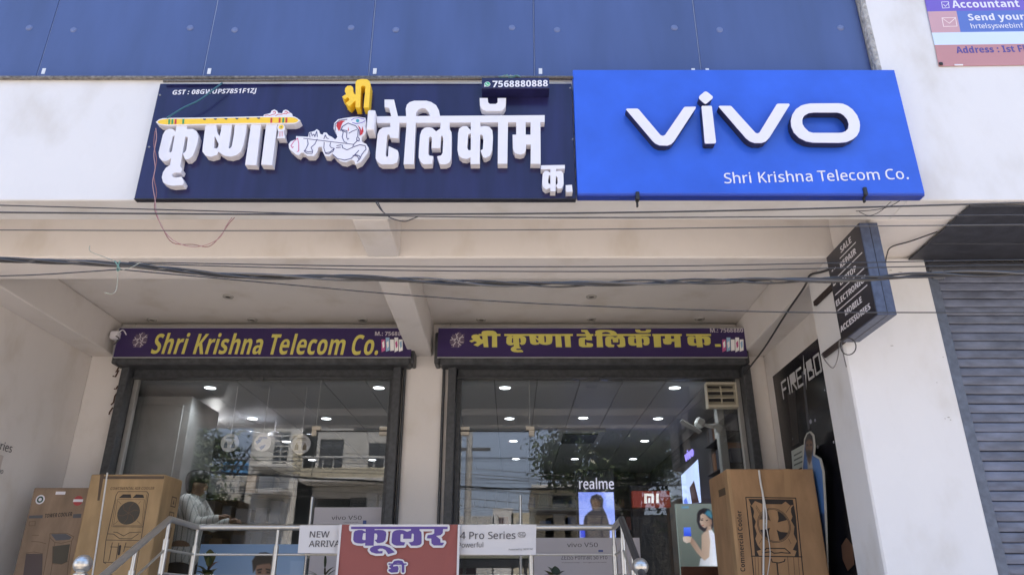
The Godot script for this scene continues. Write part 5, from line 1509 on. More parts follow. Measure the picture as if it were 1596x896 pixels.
	tube("wire", smooth(pts_px([588, 314, 596, 329, 603, 336], 4.15), 5), 0.0036, black, t, 6)
	t = thing("loose_wire", "thin black wire drooping under the bright blue sign", "wire", at_depth(1416, 300, 4.16))
	tube("wire", smooth(pts_px([1416, 301, 1400, 315, 1380, 324, 1355, 328, 1335, 329], 4.2), 5), 0.003, black, t, 5)
	tube("wire", smooth(pts_px([1404, 302, 1388, 316, 1372, 330, 1355, 336, 1340, 330], 4.22), 5), 0.0025, black, t, 5)
	t = thing("loose_wire", "black service cable from the pillar down to the shop door corner", "wire", at_depth(1263, 436, 5.3))
	tube("wire", smooth([at_depth(1293, 420, 5.04), at_depth(1280, 424, 5.2), at_depth(1263, 429, 5.35), at_depth(1255, 446, 5.5), at_depth(1225, 490, 6.2), at_depth(1190, 545, 7.0), at_depth(1158, 586, 7.55)], 5), 0.009, black, t, 6)
	t = thing("loose_wire", "black wire climbing the soffit beside the projecting sign", "wire", at_depth(1380, 410, 4.9))
	tube("wire", smooth([at_depth(1381, 412, 4.9), at_depth(1383, 398, 4.88), at_height(1390, 385, 3.955), at_height(1420, 376, 3.958), at_height(1462, 361, 3.94)], 5), 0.005, black, t, 6)
	# pipe along the top of the navy sign and a knot of green twine
	t = thing("sign_pipe", "thin steel pipe lying along the top of the navy sign", "pipe", at_depth(560, 124, 4.14))
	var pa := at_depth(254, 126.5, 4.12)
	var pb := at_depth(893, 120.5, 4.12)
	tube("pipe", [pa, pb], 0.010, textured("pipe_steel", lin(0.22, 0.20, 0.185), noise_texture(140, 0.05, 0.5, 1.0), 2.0, 0.6), t, 10)
	t = thing("twine_knot", "tangle of green twine tied round the pipe over the phone number", "twine", at_depth(794, 119, 4.12))
	rng.seed = 5
	for k in 6:
		var q := []
		for j in 7:
			q.append(at_depth(778 + j * 5.2 + rng.randf_range(-3, 3), 119.5 + rng.randf_range(-4.5, 3.5) * sin(PI * (j + 0.5) / 7.0), 4.10 + rng.randf_range(-0.012, 0.012)))
		tube("strand", smooth(q, 4), 0.0032, [tie, pale, tie][k % 3], t, 5)
	# small white junction box by the door sign
	t = thing("junction_box", "small white junction box with loose wires at the end of the English name board", "electrical box", at_depth(178, 520, 7.3))
	var jb := at_depth(177, 527, 7.30)
	box("box_body", jb + Vector3(-0.06, 0, 0), jb + Vector3(0.035, 0.085, -0.094), flat("letter_white", Color.WHITE), t, 0.012)
	tube("wire", smooth([jb + Vector3(0.03, 0.05, 0.01), jb + Vector3(0.09, 0.08, 0.03), jb + Vector3(0.13, 0.03, 0.02)], 4), 0.006, flat("letter_white", Color.WHITE), t, 6)
	tube("wire", smooth([jb + Vector3(0.02, 0.02, 0.01), jb + Vector3(0.07, -0.02, 0.03), jb + Vector3(0.02, -0.08, 0.02)], 4), 0.006, black, t, 6)

func pts_px(p: Array, d: float) -> Array:
	var out := []
	for i in range(0, p.size(), 2):
		out.append(at_depth(p[i], p[i + 1], d))
	return out

# ---------- inside the shop ----------
const SHOP_FLOOR := 1.1

func lit(called: String, c: Color, energy: float) -> StandardMaterial3D:
	if mats.has(called):
		return mats[called]
	var m := flat(called, c, 0.4)
	m.emission_enabled = true
	m.emission = c
	m.emission_energy_multiplier = energy
	return m

func shop_lights() -> void:
	var rim := flat("downlight_rim", lin(0.6, 0.6, 0.6), 0.4)
	var disc := glowing("downlight_disc", Color(0.93, 0.97, 1.0), 3.0)
	var ring := lathe_mesh([Vector2(0.060, 0.0), Vector2(0.063, -0.006), Vector2(0.078, -0.006), Vector2(0.084, 0.0)], 22)
	var face := lathe_mesh([Vector2(0.0, -0.005), Vector2(0.061, -0.004)], 22)
	for s in [[787, 604], [1052, 604], [794, 652], [909, 651], [1026, 652], [800, 687], [1005, 687], [804, 715], [896, 715], [987, 715], [327, 604], [590, 604], [393, 652], [508, 652], [446, 688], [486, 716.5], [580, 716.5]]:
		var p := at_height(s[0], s[1], ROOM - 0.001)
		var t := thing("ceiling_downlight", "round white LED downlight set in the grey strip ceiling of the shop", "light", p, "LED downlights in the shop ceiling")
		put("rim", ring, rim, t, p)
		put("diffuser", face, disc, t, p)
		var l := SpotLight3D.new()
		l.name = "downlight_beam"
		t.add_child(l)
		l.global_position = p - Vector3(0, 0.03, 0)
		l.rotation = Vector3(-PI / 2, 0, 0)
		l.spot_angle = 75
		l.spot_range = 12
		l.spot_attenuation = 2
		l.light_size = 0.08
		l.light_energy = 0.26
		l.light_color = Color(0.93, 0.97, 1.0)
		l.shadow_enabled = true

func inside() -> void:
	var white := flat("letter_white", Color.WHITE)
	var dark := flat("cabinet_dark", lin(0.035, 0.035, 0.04), 0.4)
	var grey := textured("partition_grey", lin(0.30, 0.30, 0.29), noise_texture(150, 0.01, 0.85, 1.0), 0.5, 0.6)
	# partition inside the first door
	var a := at_depth(213, 612, 8.1)
	var b := at_depth(283, 736, 8.1)
	var t := thing("partition_cabinet", "plain grey partition cabinet standing just inside the glass", "cabinet", Vector3((a.x + b.x) / 2, SHOP_FLOOR, -8.4))
	box("cabinet_body", Vector3(-4.38, SHOP_FLOOR, -8.1), Vector3(b.x - 0.02, a.y - 0.04, -8.9), grey, t, 0.006)
	box("cabinet_door", Vector3(-4.30, SHOP_FLOOR + 0.1, -8.08), Vector3(b.x - 0.1, a.y - 0.14, -8.098), grey, t, 0.006)
	# shelf of boxes behind the man
	t = thing("goods_shelf", "dark wall shelf with small phone boxes behind the man in the striped shirt", "shelf", Vector3(-3.4, SHOP_FLOOR, -9.6))
	box("shelf_back", Vector3(-4.38, SHOP_FLOOR, -10.2), Vector3(-2.95, 3.1, -10.25), dark, t, 0.004)
	rng.seed = 21
	for k in 4:
		var y := 1.75 + k * 0.36
		box("shelf_board", Vector3(-4.38, y - 0.02, -9.8), Vector3(-2.95, y, -10.198), dark, t, 0.003)
		var x := -4.2
		while x < -3.1:
			var w := rng.randf_range(0.09, 0.2)
			var h := rng.randf_range(0.14, 0.28)
			var c := flat("goods_%d" % (rng.randi() % 5), [lin(0.09, 0.09, 0.10), lin(0.05, 0.06, 0.08), lin(0.13, 0.08, 0.045), lin(0.03, 0.035, 0.045), lin(0.10, 0.12, 0.10)][rng.randi() % 5], 0.5)
			box("goods_box", Vector3(x, y + 0.001, -9.85), Vector3(x + w, y + h, -10.1), c, t, 0.004)
			x += w + rng.randf_range(0.03, 0.12)
	# round paper danglers
	var paper := flat("dangler_paper", lin(0.80, 0.81, 0.83), 0.6)
	for s in [[357.5, 690, 14.2, "round paper dangler with two grey figures hung in the shop", lin(0.2, 0.23, 0.3)], [408.5, 690, 13.6, "round paper dangler with a slanting blue figure hung in the shop", lin(0.06, 0.16, 0.5)], [468.5, 692.5, 15.2, "round paper dangler with small print and brown figures hung in the shop", lin(0.3, 0.26, 0.2)]]:
		var d := 8.0
		var c := at_depth(s[0], s[1], d)
		var r: float = s[2] / FOCAL * d / 1.01
		t = thing("paper_dangler", s[3], "dangler", Vector3(c.x, c.y - r, -d))
		cutout("disc", [circle(Vector2(c.x, c.y), r, r, 32)], [], d, 0.004, paper, t)
		tube("string", [Vector3(c.x, c.y + r, -d), Vector3(c.x, ROOM, -d)], 0.003, white, t, 5)
		var pm := flat("dangler_print_%d" % int(s[0]), s[4], 0.6)
		var tilt := 0.9 if s[0] > 400 and s[0] < 420 else 0.0
		for k in [-1, 1]:
			var m := Vector2(c.x, c.y) + Vector2(k * r * 0.42, -r * 0.3).rotated(-tilt)
			var body := []
			for v in [Vector2(-0.25, -0.35), Vector2(0.25, -0.35), Vector2(0.22, 0.25), Vector2(0.08, 0.35), Vector2(0.08, 0.55), Vector2(-0.08, 0.55), Vector2(-0.08, 0.35), Vector2(-0.22, 0.25)]:
				body.append(m + (v * r * 0.8).rotated(-tilt))
			cutout("figure_print", [PackedVector2Array(body)], [], d - 0.001, 0.001, pm, t)
		pen_print("text_print", [PackedVector2Array([Vector2(c.x - r * 0.4, c.y + r * 0.62), Vector2(c.x + r * 0.4, c.y + r * 0.62)]), PackedVector2Array([Vector2(c.x - r * 0.5, c.y + r * 0.48), Vector2(c.x + r * 0.5, c.y + r * 0.48)])], 0.008, d - 0.001, pm, t)
	# ceiling fan
	var fp := at_height(430, 655, ROOM)
	t = thing("ceiling_fan", "small white three-blade ceiling fan between the shop downlights", "fan", fp)
	tube("down_rod", [fp, fp - Vector3(0, 0.16, 0)], 0.012, white, t, 8)
	put("motor", lathe_mesh([Vector2(0.0, -0.27), Vector2(0.07, -0.26), Vector2(0.1, -0.22), Vector2(0.09, -0.18), Vector2(0.03, -0.15), Vector2(0.0, -0.15)], 18), white, t, fp)
	for k in 3:
		var an := 0.3 + k * TAU / 3.0
		var m := put("blade", box_mesh(Vector3(0.42, 0.006, 0.11), 0.003), white, t, fp + Vector3(cos(an) * 0.31, -0.215, sin(an) * 0.31), Basis(Vector3.UP, -an) * Basis(Vector3.RIGHT, 0.2))
	# wall bulb
	var bp := at_depth(326, 681.5, 9.6)
	t = thing("wall_bulb", "bare glowing bulb on the shop side wall above the shelf", "light", bp)
	put("bulb", lathe_mesh([Vector2(0.0, -0.045), Vector2(0.03, -0.035), Vector2(0.042, 0.0), Vector2(0.03, 0.035), Vector2(0.0, 0.045)], 14), glowing("bulb_glow", Color(1, 0.98, 0.94), 3.0), t, bp)
	tube("bulb_holder", [bp + Vector3(-0.04, 0, 0), bp + Vector3(-0.9, 0.05, 0)], 0.016, dark, t, 8)
	var ol := OmniLight3D.new()
	ol.name = "bulb_light"
	t.add_child(ol)
	ol.global_position = bp
	ol.light_energy = 0.05
	ol.omni_range = 12
	ol.omni_attenuation = 2
	ol.light_size = 0.04
	ol.shadow_enabled = true
	# cassette air conditioner
	var c0 := at_height(868, 667, ROOM)
	var c1 := at_height(945, 667, ROOM)
	var cz := c0.z
	t = thing("air_conditioner", "ceiling cassette air conditioner with a dark grille among the downlights", "air conditioner", Vector3((c0.x + c1.x) / 2, ROOM - 0.06, cz - 0.45))
	box("frame", Vector3(c0.x, ROOM - 0.05, cz), Vector3(c1.x, ROOM - 0.002, cz - 0.9), flat("cassette_white", lin(0.45, 0.45, 0.45), 0.4), t, 0.01)
	box("grille", Vector3(c0.x + 0.1, ROOM - 0.07, cz - 0.12), Vector3(c1.x - 0.1, ROOM - 0.048, cz - 0.78), dark, t, 0.006)
	# lit display with a dark figure, and white letters above it
	var d := 11.6
	var u0 := at_depth(903.5, 819, d)
	var u1 := at_depth(956.5, 767, d)
	t = thing("light_box", "lit pale blue display box with a dark figure under glowing white letters", "display", Vector3((u0.x + u1.x) / 2, SHOP_FLOOR, -d - 0.2))
	box("cabinet", Vector3(u0.x - 0.02, SHOP_FLOOR, -d - 0.03), Vector3(u1.x + 0.02, u1.y + 0.35, -d - 0.3), dark, t, 0.006)
	box("lit_screen", Vector3(u0.x, u0.y - 0.35, -d), Vector3(u1.x, u1.y, -d - 0.028), lit("light_box_blue", lin(0.26, 0.33, 0.75), 0.3), t, 0.003)
	var g := func(p): return trace(p, 890, 740, 5.742, d - 0.004)
	var glow_pic := Picture.new(Vector2(u0.x, u0.y - 0.35), Vector2(u1.x, u1.y), 200.0, Color(0.22, 0.30, 0.85), Color(0.40, 0.50, 0.95))
	glow_pic.lay(g.call([300, 160, 385, 155, 385, 300, 320, 330]), Color(0.5, 0.58, 0.95), Color(0.25, 0.38, 0.9), Vector2(0, 1), 12.0)
	glow_pic.lay(g.call([112, 680, 115, 410, 125, 370, 160, 335, 195, 312, 178, 255, 172, 230, 185, 190, 230, 172, 270, 185, 290, 220, 285, 290, 320, 360, 345, 450, 352, 680]), Color(0.03, 0.028, 0.035), Color(0.045, 0.04, 0.05), Vector2(0, 1), 4.0)
	glow_pic.lay(g.call([180, 222, 225, 215, 270, 240, 262, 290, 225, 315, 195, 300]), Color(0.16, 0.10, 0.07), Color(0.07, 0.045, 0.035), Vector2(1, 0), 8.0)
	glow_pic.lay(g.call([85, 560, 85, 490, 125, 490, 130, 560]), Color(0.02, 0.05, 0.7), Color(0.02, 0.05, 0.5), Vector2(0, 1), 3.0)
	picture_sheet("picture", glow_pic, PackedVector2Array(), picture_material("figure_picture", glow_pic, 0.3), t, Vector3((u0.x + u1.x) / 2, (u0.y - 0.35 + u1.y) / 2, -d + 0.0015))
	words("realme", at_depth(903, 762.5, d), Vector3(at_depth(957, 762, d).x - at_depth(903, 762, d).x, 0, 0), Vector3(0, at_depth(903, 745, d).y - at_depth(903, 762.5, d).y, 0), 0.03, lit("letter_glow", lin(0.75, 0.74, 0.9), 0.2), t, 400)
	# red box with a white mark
	d = 11.9
	u0 = at_depth(987, 790.5, d)
	u1 = at_depth(1044, 765, d)
	t = thing("wall_sign", "small red box sign with a white two-letter mark on the back shelf wall", "sign", Vector3((u0.x + u1.x) / 2, u0.y, -d))
	box("cabinet", u0, Vector3(u1.x, u1.y, -d - 0.12), lit("red_box", lin(0.30, 0.045, 0.03), 0.08), t, 0.006)
	box("post", Vector3((u0.x + u1.x) / 2 - 0.3, SHOP_FLOOR, -d - 0.125), Vector3((u0.x + u1.x) / 2 + 0.3, u1.y + 0.1, -d - 0.25), dark, t, 0.006)
	var h := func(p): return trace(p, 890, 740, 5.742, d)
	var mk := lit("mark_glow", lin(0.8, 0.78, 0.74), 0.25)
	cutout("mark", [h.call([657, 255, 657, 168, 732, 168, 742, 178, 742, 252, 722, 252, 722, 190, 680, 190, 680, 255]), h.call([694, 252, 694, 205, 708, 205, 708, 252]), h.call([764, 252, 764, 168, 786, 168, 786, 250])], [], d - 0.006, 0.006, mk, t)
	# lit wall panel and shelf on the side wall
	var X := 2.40
	t = thing("lit_wall_display", "tall lit panel with a brown phone picture on the shop side wall", "display", Vector3(X, 2.0, -9.8))
	box("frame", Vector3(X + 0.003, SHOP_FLOOR, -8.95), Vector3(2.617, 3.5, -10.55), dark, t, 0.006)
	side_cutout("lit_face", [[1062, 741, 1088, 716, 1093, 783, 1065, 787]], X, 0.003, lit("panel_sky", lin(0.45, 0.58, 0.95), 0.35), t)
	side_cutout("phone_picture", [[1075, 760, 1082, 749, 1090, 783, 1079, 785]], X - 0.0015, 0.001, flat("phone_brown", lin(0.12, 0.05, 0.04), 0.4), t)
	side_cutout("wave_print", [[1066, 780, 1070, 775, 1073, 786, 1067, 787]], X - 0.0015, 0.001, lit("panel_wave", lin(0.1, 0.2, 0.75), 0.3), t)
	var wa := at_x(1069, 720, X)
	var wb := at_x(1082, 711, X)
	words("vivo", Vector3(X, wa.y, wa.z), Vector3(0, 0, wb.z - wa.z), Vector3(0, 0.13, 0), 0.01, lit("letter_violet", lin(0.3, 0.25, 0.9), 0.4), t, 700)
	t = thing("goods_shelf", "side wall shelf of dark boxed goods next to the lit phone panel", "shelf", Vector3(2.5, SHOP_FLOOR, -8.5))
	box("shelf_back", Vector3(2.60, SHOP_FLOOR, -7.95), Vector3(2.617, 3.5, -8.93), dark, t, 0.002)
	for k in 6:
		var y := 1.6 + k * 0.33
		box("shelf_board", Vector3(2.32, y - 0.015, -7.95), Vector3(2.598, y, -8.93), dark, t, 0.003)
		var z := -8.9
		while z < -8.05:
			var w := rng.randf_range(0.08, 0.16)
			var hh := rng.randf_range(0.15, 0.26)
			var kk := rng.randi() % 4
			box("goods_box", Vector3(2.35, y + 0.001, z), Vector3(2.55, y + hh, z + w), flat("side_goods_%d" % kk, [lin(0.28, 0.13, 0.06), lin(0.16, 0.14, 0.14), lin(0.05, 0.05, 0.07), lin(0.22, 0.22, 0.25)][kk], 0.5), t, 0.004)
			z += w + rng.randf_range(0.02, 0.05)
	# lit poster of a woman holding a blue phone
	d = 7.95
	var f := func(p): return trace(p, 890, 740, 5.742, d)
	u0 = at_depth(1061, 883, d)
	u1 = at_depth(1118, 785, d)
	t = thing("woman_poster", "lit poster of a woman in a white top holding a blue phone", "display", Vector3((u0.x + u1.x) / 2, SHOP_FLOOR, -d))
	box("board", Vector3(u0.x, SHOP_FLOOR, -d), Vector3(u1.x, u1.y, -d - 0.05), lit("poster_sage", lin(0.13, 0.17, 0.16), 0.35), t, 0.004)
	var pic := Picture.new(Vector2(u0.x, u0.y), Vector2(u1.x, u1.y), 330.0, Color(0.17, 0.21, 0.20), Color(0.085, 0.11, 0.105))
	var skin_a := Color(0.50, 0.39, 0.32)
	var skin_b := Color(0.26, 0.165, 0.125)
	var hair := Color(0.012, 0.014, 0.022)
	pic.lay(f.call([1128, 420, 1130, 350, 1150, 315, 1190, 297, 1235, 305, 1265, 340, 1278, 400, 1278, 455, 1258, 495, 1225, 482, 1195, 512, 1150, 480]), hair, Color(0.03, 0.03, 0.045), Vector2(0, 1), 4.0)
	pic.lay(f.call([1195, 350, 1225, 312, 1252, 325, 1270, 372, 1262, 392, 1225, 372]), Color(0.03, 0.16, 0.27), Color(0.06, 0.22, 0.30), Vector2(1, 0), 7.0)
	pic.lay(f.call([1222, 455, 1255, 455, 1262, 500, 1240, 520, 1205, 512]), skin_b, skin_a, Vector2(1, 0), 4.0)
	pic.lay(f.call([1200, 560, 1235, 496, 1262, 492, 1287, 530, 1300, 700, 1312, 818, 1148, 816, 1160, 750, 1190, 740]), Color(0.42, 0.45, 0.52), Color(0.86, 0.90, 1.0), Vector2(1, 0), 5.0)
	pic.lay(f.call([1260, 520, 1285, 545, 1300, 700, 1308, 800, 1280, 800, 1275, 640]), Color(0.62, 0.68, 0.95), Color(0.80, 0.86, 1.0), Vector2(0, 1), 14.0)
	pic.lay(f.call([1170, 540, 1195, 512, 1235, 500, 1248, 600, 1240, 735, 1195, 768, 1130, 700, 1065, 605, 1040, 598, 1050, 560, 1080, 556, 1115, 595, 1170, 680]), skin_b, skin_a, Vector2(1, 0), 4.0)
	pic.lay(f.call([1005, 590, 1003, 556, 1030, 545, 1080, 556, 1072, 600, 1035, 612]), skin_a, Color(0.6, 0.5, 0.46), Vector2(-1, 0), 3.0)
	pic.lay(f.call([1158, 362, 1178, 345, 1205, 352, 1235, 385, 1250, 395, 1262, 405, 1266, 435, 1250, 462, 1225, 458, 1200, 478, 1180, 466, 1164, 446, 1152, 422, 1160, 400]), skin_a, skin_b, Vector2(1, 0), 3.5)
	pic.lay(f.call([1165, 404, 1184, 400, 1184, 408, 1166, 410]), hair, hair, Vector2(1, 0), 2.0)
	pic.lay(f.call([1210, 407, 1228, 402, 1228, 410, 1211, 412]), hair, hair, Vector2(1, 0), 2.0)
	pic.lay(f.call([1164, 394, 1184, 389, 1185, 393, 1165, 398]), hair, hair, Vector2(1, 0), 2.0)
	pic.lay(f.call([1172, 450, 1192, 448, 1190, 457, 1176, 458]), Color(0.35, 0.10, 0.09), Color(0.35, 0.12, 0.10), Vector2(1, 0), 2.5)
	pic.lay(f.call([1010, 470, 1072, 468, 1078, 548, 1012, 548]), Color(0.10, 0.22, 0.95), Color(0.02, 0.07, 0.75), Vector2(0, 1), 2.0)
	pic.lay(f.call([990, 282, 1055, 280, 1055, 298, 992, 300]), Color(0.10, 0.26, 0.42), Color(0.10, 0.30, 0.55), Vector2(1, 0), 6.0)
	picture_sheet("picture", pic, PackedVector2Array(), picture_material("woman_picture", pic, 0.30), t, Vector3((u0.x + u1.x) / 2, (u0.y + u1.y) / 2, -d + 0.001))
	box("foot_band", Vector3(u0.x, SHOP_FLOOR + 0.02, -d + 0.004), Vector3(u1.x, u0.y, -d), flat("band_red", lin(0.12, 0.03, 0.02), 0.5), t, 0.002)
	# louvre box in the glass and the flood light below it
	d = 7.66
	u0 = at_depth(1103, 636, d)
	u1 = at_depth(1146, 597, d)
	t = thing("louvre_box", "beige louvred ventilator box fixed high in the shop glass", "ventilator", Vector3((u0.x + u1.x) / 2, u0.y, -d))
	var beige := flat("louvre_beige", lin(0.52, 0.48, 0.38), 0.5)
	var w0 := u1.x - u0.x
	for e in [[0.0, 0.03, 0.0, 1.0], [0.97 - 0.03, 1.0, 0.0, 1.0], [0.03, 0.94, 0.0, 0.1], [0.03, 0.94, 0.9, 1.0]]:
		box("frame_bar", Vector3(u0.x + w0 * e[0], lerpf(u0.y, u1.y, e[2]), -d + 0.05), Vector3(u0.x + w0 * e[1], lerpf(u0.y, u1.y, e[3]), -d - 0.05), beige, t, 0.004)
	box("backing", Vector3(u0.x + 0.01, u0.y + 0.01, -d - 0.03), Vector3(u1.x - 0.01, u1.y - 0.01, -d - 0.05), dark, t, 0.002)
	for k in 3:
		var y := lerpf(u0.y, u1.y, 0.18 + k * 0.27)
		put("louvre", box_mesh(Vector3(w0 - 0.03, 0.012, 0.07), 0.003), beige, t, Vector3((u0.x + u1.x) / 2, y, -d), Basis(Vector3.RIGHT, 0.7))
	box("divider", Vector3((u0.x + u1.x) / 2 - 0.004, u0.y + 0.02, -d + 0.02), Vector3((u0.x + u1.x) / 2 + 0.004, u1.y - 0.02, -d - 0.02), beige, t, 0.001)
	d = 7.95
	t = thing("flood_light", "pale flood lamp on a horn-shaped arm below the louvre box", "lamp", at_depth(1120, 670, d))
	var fl := at_depth(1091, 659, d)
	put("lamp_body", box_mesh(Vector3(0.10, 0.10, 0.09), 0.02), flat("lamp_pale", lin(0.42, 0.42, 0.40), 0.4), t, fl, Basis(Vector3.BACK, -0.5))
	put("lamp_shade", box_mesh(Vector3(0.24, 0.012, 0.14), 0.004), flat("lamp_pale", Color.WHITE), t, at_depth(1077, 665, d), Basis(Vector3.BACK, -0.55))
	tube("lamp_arm", smooth([at_depth(1095, 661, d), at_depth(1106, 664, d), at_depth(1118, 664, d), at_depth(1124, 670, d)], 4), [0.018, 0.018, 0.02, 0.02, 0.022, 0.024, 0.027, 0.03, 0.034, 0.038, 0.045, 0.05, 0.055], flat("lamp_pale", Color.WHITE), t, 10)
	box("wall_plate", at_depth(1122, 680, d) , at_depth(1130, 655, d) + Vector3(0, 0, -0.2), flat("post_grey", lin(0.3, 0.3, 0.29), 0.6), t, 0.006)
	box("wall_post", Vector3(at_depth(1124, 700, d).x, SHOP_FLOOR, -d - 0.01), Vector3(at_depth(1136, 700, d).x, ROOM - 0.01, -d - 0.12), flat("post_grey", Color.WHITE), t, 0.006)
	# stock along the back wall
	t = thing("goods_shelf", "long back wall shelf of the shop filled with phone boxes", "shelf", Vector3(-0.9, SHOP_FLOOR, -14.0))
	rng.seed = 64
	for k in 5:
		var y := 1.55 + k * 0.38
		box("shelf_board", Vector3(-2.7, y - 0.02, -13.75), Vector3(2.3, y, -14.19), dark, t, 0.003)
		var x := -2.65
		while x < 2.1:
			var w := rng.randf_range(0.08, 0.22)
			var hh := rng.randf_range(0.12, 0.30)
			var kk := rng.randi() % 6
			box("goods_box", Vector3(x, y + 0.001, -13.8), Vector3(x + w, y + hh, -14.1), flat("stock_%d" % kk, [lin(0.16, 0.16, 0.17), lin(0.05, 0.06, 0.08), lin(0.14, 0.08, 0.04), lin(0.03, 0.05, 0.12), lin(0.10, 0.11, 0.10), lin(0.12, 0.035, 0.03)][kk], 0.5), t, 0.004)
			x += w + rng.randf_range(0.01, 0.10)
	# sales counter
	t = thing("sales_counter", "dark sales counter with a pale top across the shop", "counter", Vector3(-1.2, SHOP_FLOOR, -10.5))
	box("counter_body", Vector3(-2.6, SHOP_FLOOR, -10.2), Vector3(0.6, 2.05, -10.9), dark, t, 0.01)
	box("counter_top", Vector3(-2.65, 2.052, -10.15), Vector3(0.65, 2.09, -10.95), flat("counter_cream", lin(0.42, 0.38, 0.27), 0.3), t, 0.006)

# ---------- a figure grown round bones ----------
func bone_distance(p: Vector3, b: Array) -> float:
	var ab: Vector3 = b[1] - b[0]
	var t := clampf((p - b[0]).dot(ab) / maxf(ab.length_squared(), 1e-9), 0.0, 1.0)
	return p.distance_to(b[0] + ab * t) - lerpf(b[2], b[3], t)

func flesh(bones: Array, cell: float, blend := 0.03) -> ArrayMesh:
	var lo := Vector3(INF, INF, INF)
	var hi := -lo
	for b in bones:
		for k in 2:
			lo = lo.min(b[k] - Vector3.ONE * (b[2 + k] + cell * 2.0))
			hi = hi.max(b[k] + Vector3.ONE * (b[2 + k] + cell * 2.0))
	var n := Vector3i(((hi - lo) / cell).ceil()) + Vector3i.ONE
	var field := PackedFloat32Array()
	field.resize(n.x * n.y * n.z)
	field.fill(1.0)
	for b in bones:
		var big: float = maxf(b[2], b[3]) + cell * 2.0 + blend
		var i0 := Vector3i(((b[0].min(b[1]) - Vector3.ONE * big - lo) / cell).floor()).clamp(Vector3i.ZERO, n - Vector3i.ONE)
		var i1 := Vector3i(((b[0].max(b[1]) + Vector3.ONE * big - lo) / cell).ceil()).clamp(Vector3i.ZERO, n - Vector3i.ONE)
		for z in range(i0.z, i1.z + 1):
			for y in range(i0.y, i1.y + 1):
				for x in range(i0.x, i1.x + 1):
					var at := (z * n.y + y) * n.x + x
					var d := bone_distance(lo + Vector3(x, y, z) * cell, b)
					var e := field[at]
					var h := maxf(blend - absf(d - e), 0.0) / blend
					field[at] = minf(d, e) - h * h * blend * 0.25
	var index := {}
	var verts := PackedVector3Array()
	for z in n.z - 1:
		for y in n.y - 1:
			for x in n.x - 1:
				var at := (z * n.y + y) * n.x + x
				var v := [field[at], field[at + 1], field[at + n.x], field[at + n.x + 1], field[at + n.x * n.y], field[at + n.x * n.y + 1], field[at + n.x * n.y + n.x], field[at + n.x * n.y + n.x + 1]]
				var inside_ := 0
				for w in v:
					inside_ += int(w < 0.0)
				if inside_ == 0 or inside_ == 8:
					continue
				var sum := Vector3.ZERO
				var cnt := 0
				for e in [[0, 1], [2, 3], [4, 5], [6, 7], [0, 2], [1, 3], [4, 6], [5, 7], [0, 4], [1, 5], [2, 6], [3, 7]]:
					var p: float = v[e[0]]
					var q: float = v[e[1]]
					if (p < 0.0) != (q < 0.0):
						var t := p / (p - q)
						var ca := Vector3(e[0] & 1, (e[0] >> 1) & 1, e[0] >> 2)
						var cb := Vector3(e[1] & 1, (e[1] >> 1) & 1, e[1] >> 2)
						sum += ca.lerp(cb, t)
						cnt += 1
				index[Vector3i(x, y, z)] = verts.size()
				verts.append(lo + (Vector3(x, y, z) + sum / cnt) * cell)
	var st := SurfaceTool.new()
	st.begin(Mesh.PRIMITIVE_TRIANGLES)
	st.set_smooth_group(0)
	for v in verts:
		st.add_vertex(v)
	for c in index:
		for axis in 3:
			var u := (axis + 1) % 3
			var w := (axis + 2) % 3
			var c2: Vector3i = c
			c2[axis] += 1
			var f0 := field[(c.z * n.y + c.y) * n.x + c.x]
			var f1 := field[(c2.z * n.y + c2.y) * n.x + c2.x]
			if (f0 < 0.0) == (f1 < 0.0):
				continue
			var a: Vector3i = c
			a[u] -= 1
			var b: Vector3i = c
			b[w] -= 1
			var ab: Vector3i = a
			ab[w] -= 1
			if not (index.has(a) and index.has(b) and index.has(ab)):
				continue
			var q := [index[c], index[a], index[ab], index[b]]
			if f0 < 0.0:
				q.reverse()
			for k in [0, 1, 2, 0, 2, 3]:
				st.add_index(q[k])
	st.generate_normals()
	return st.commit()

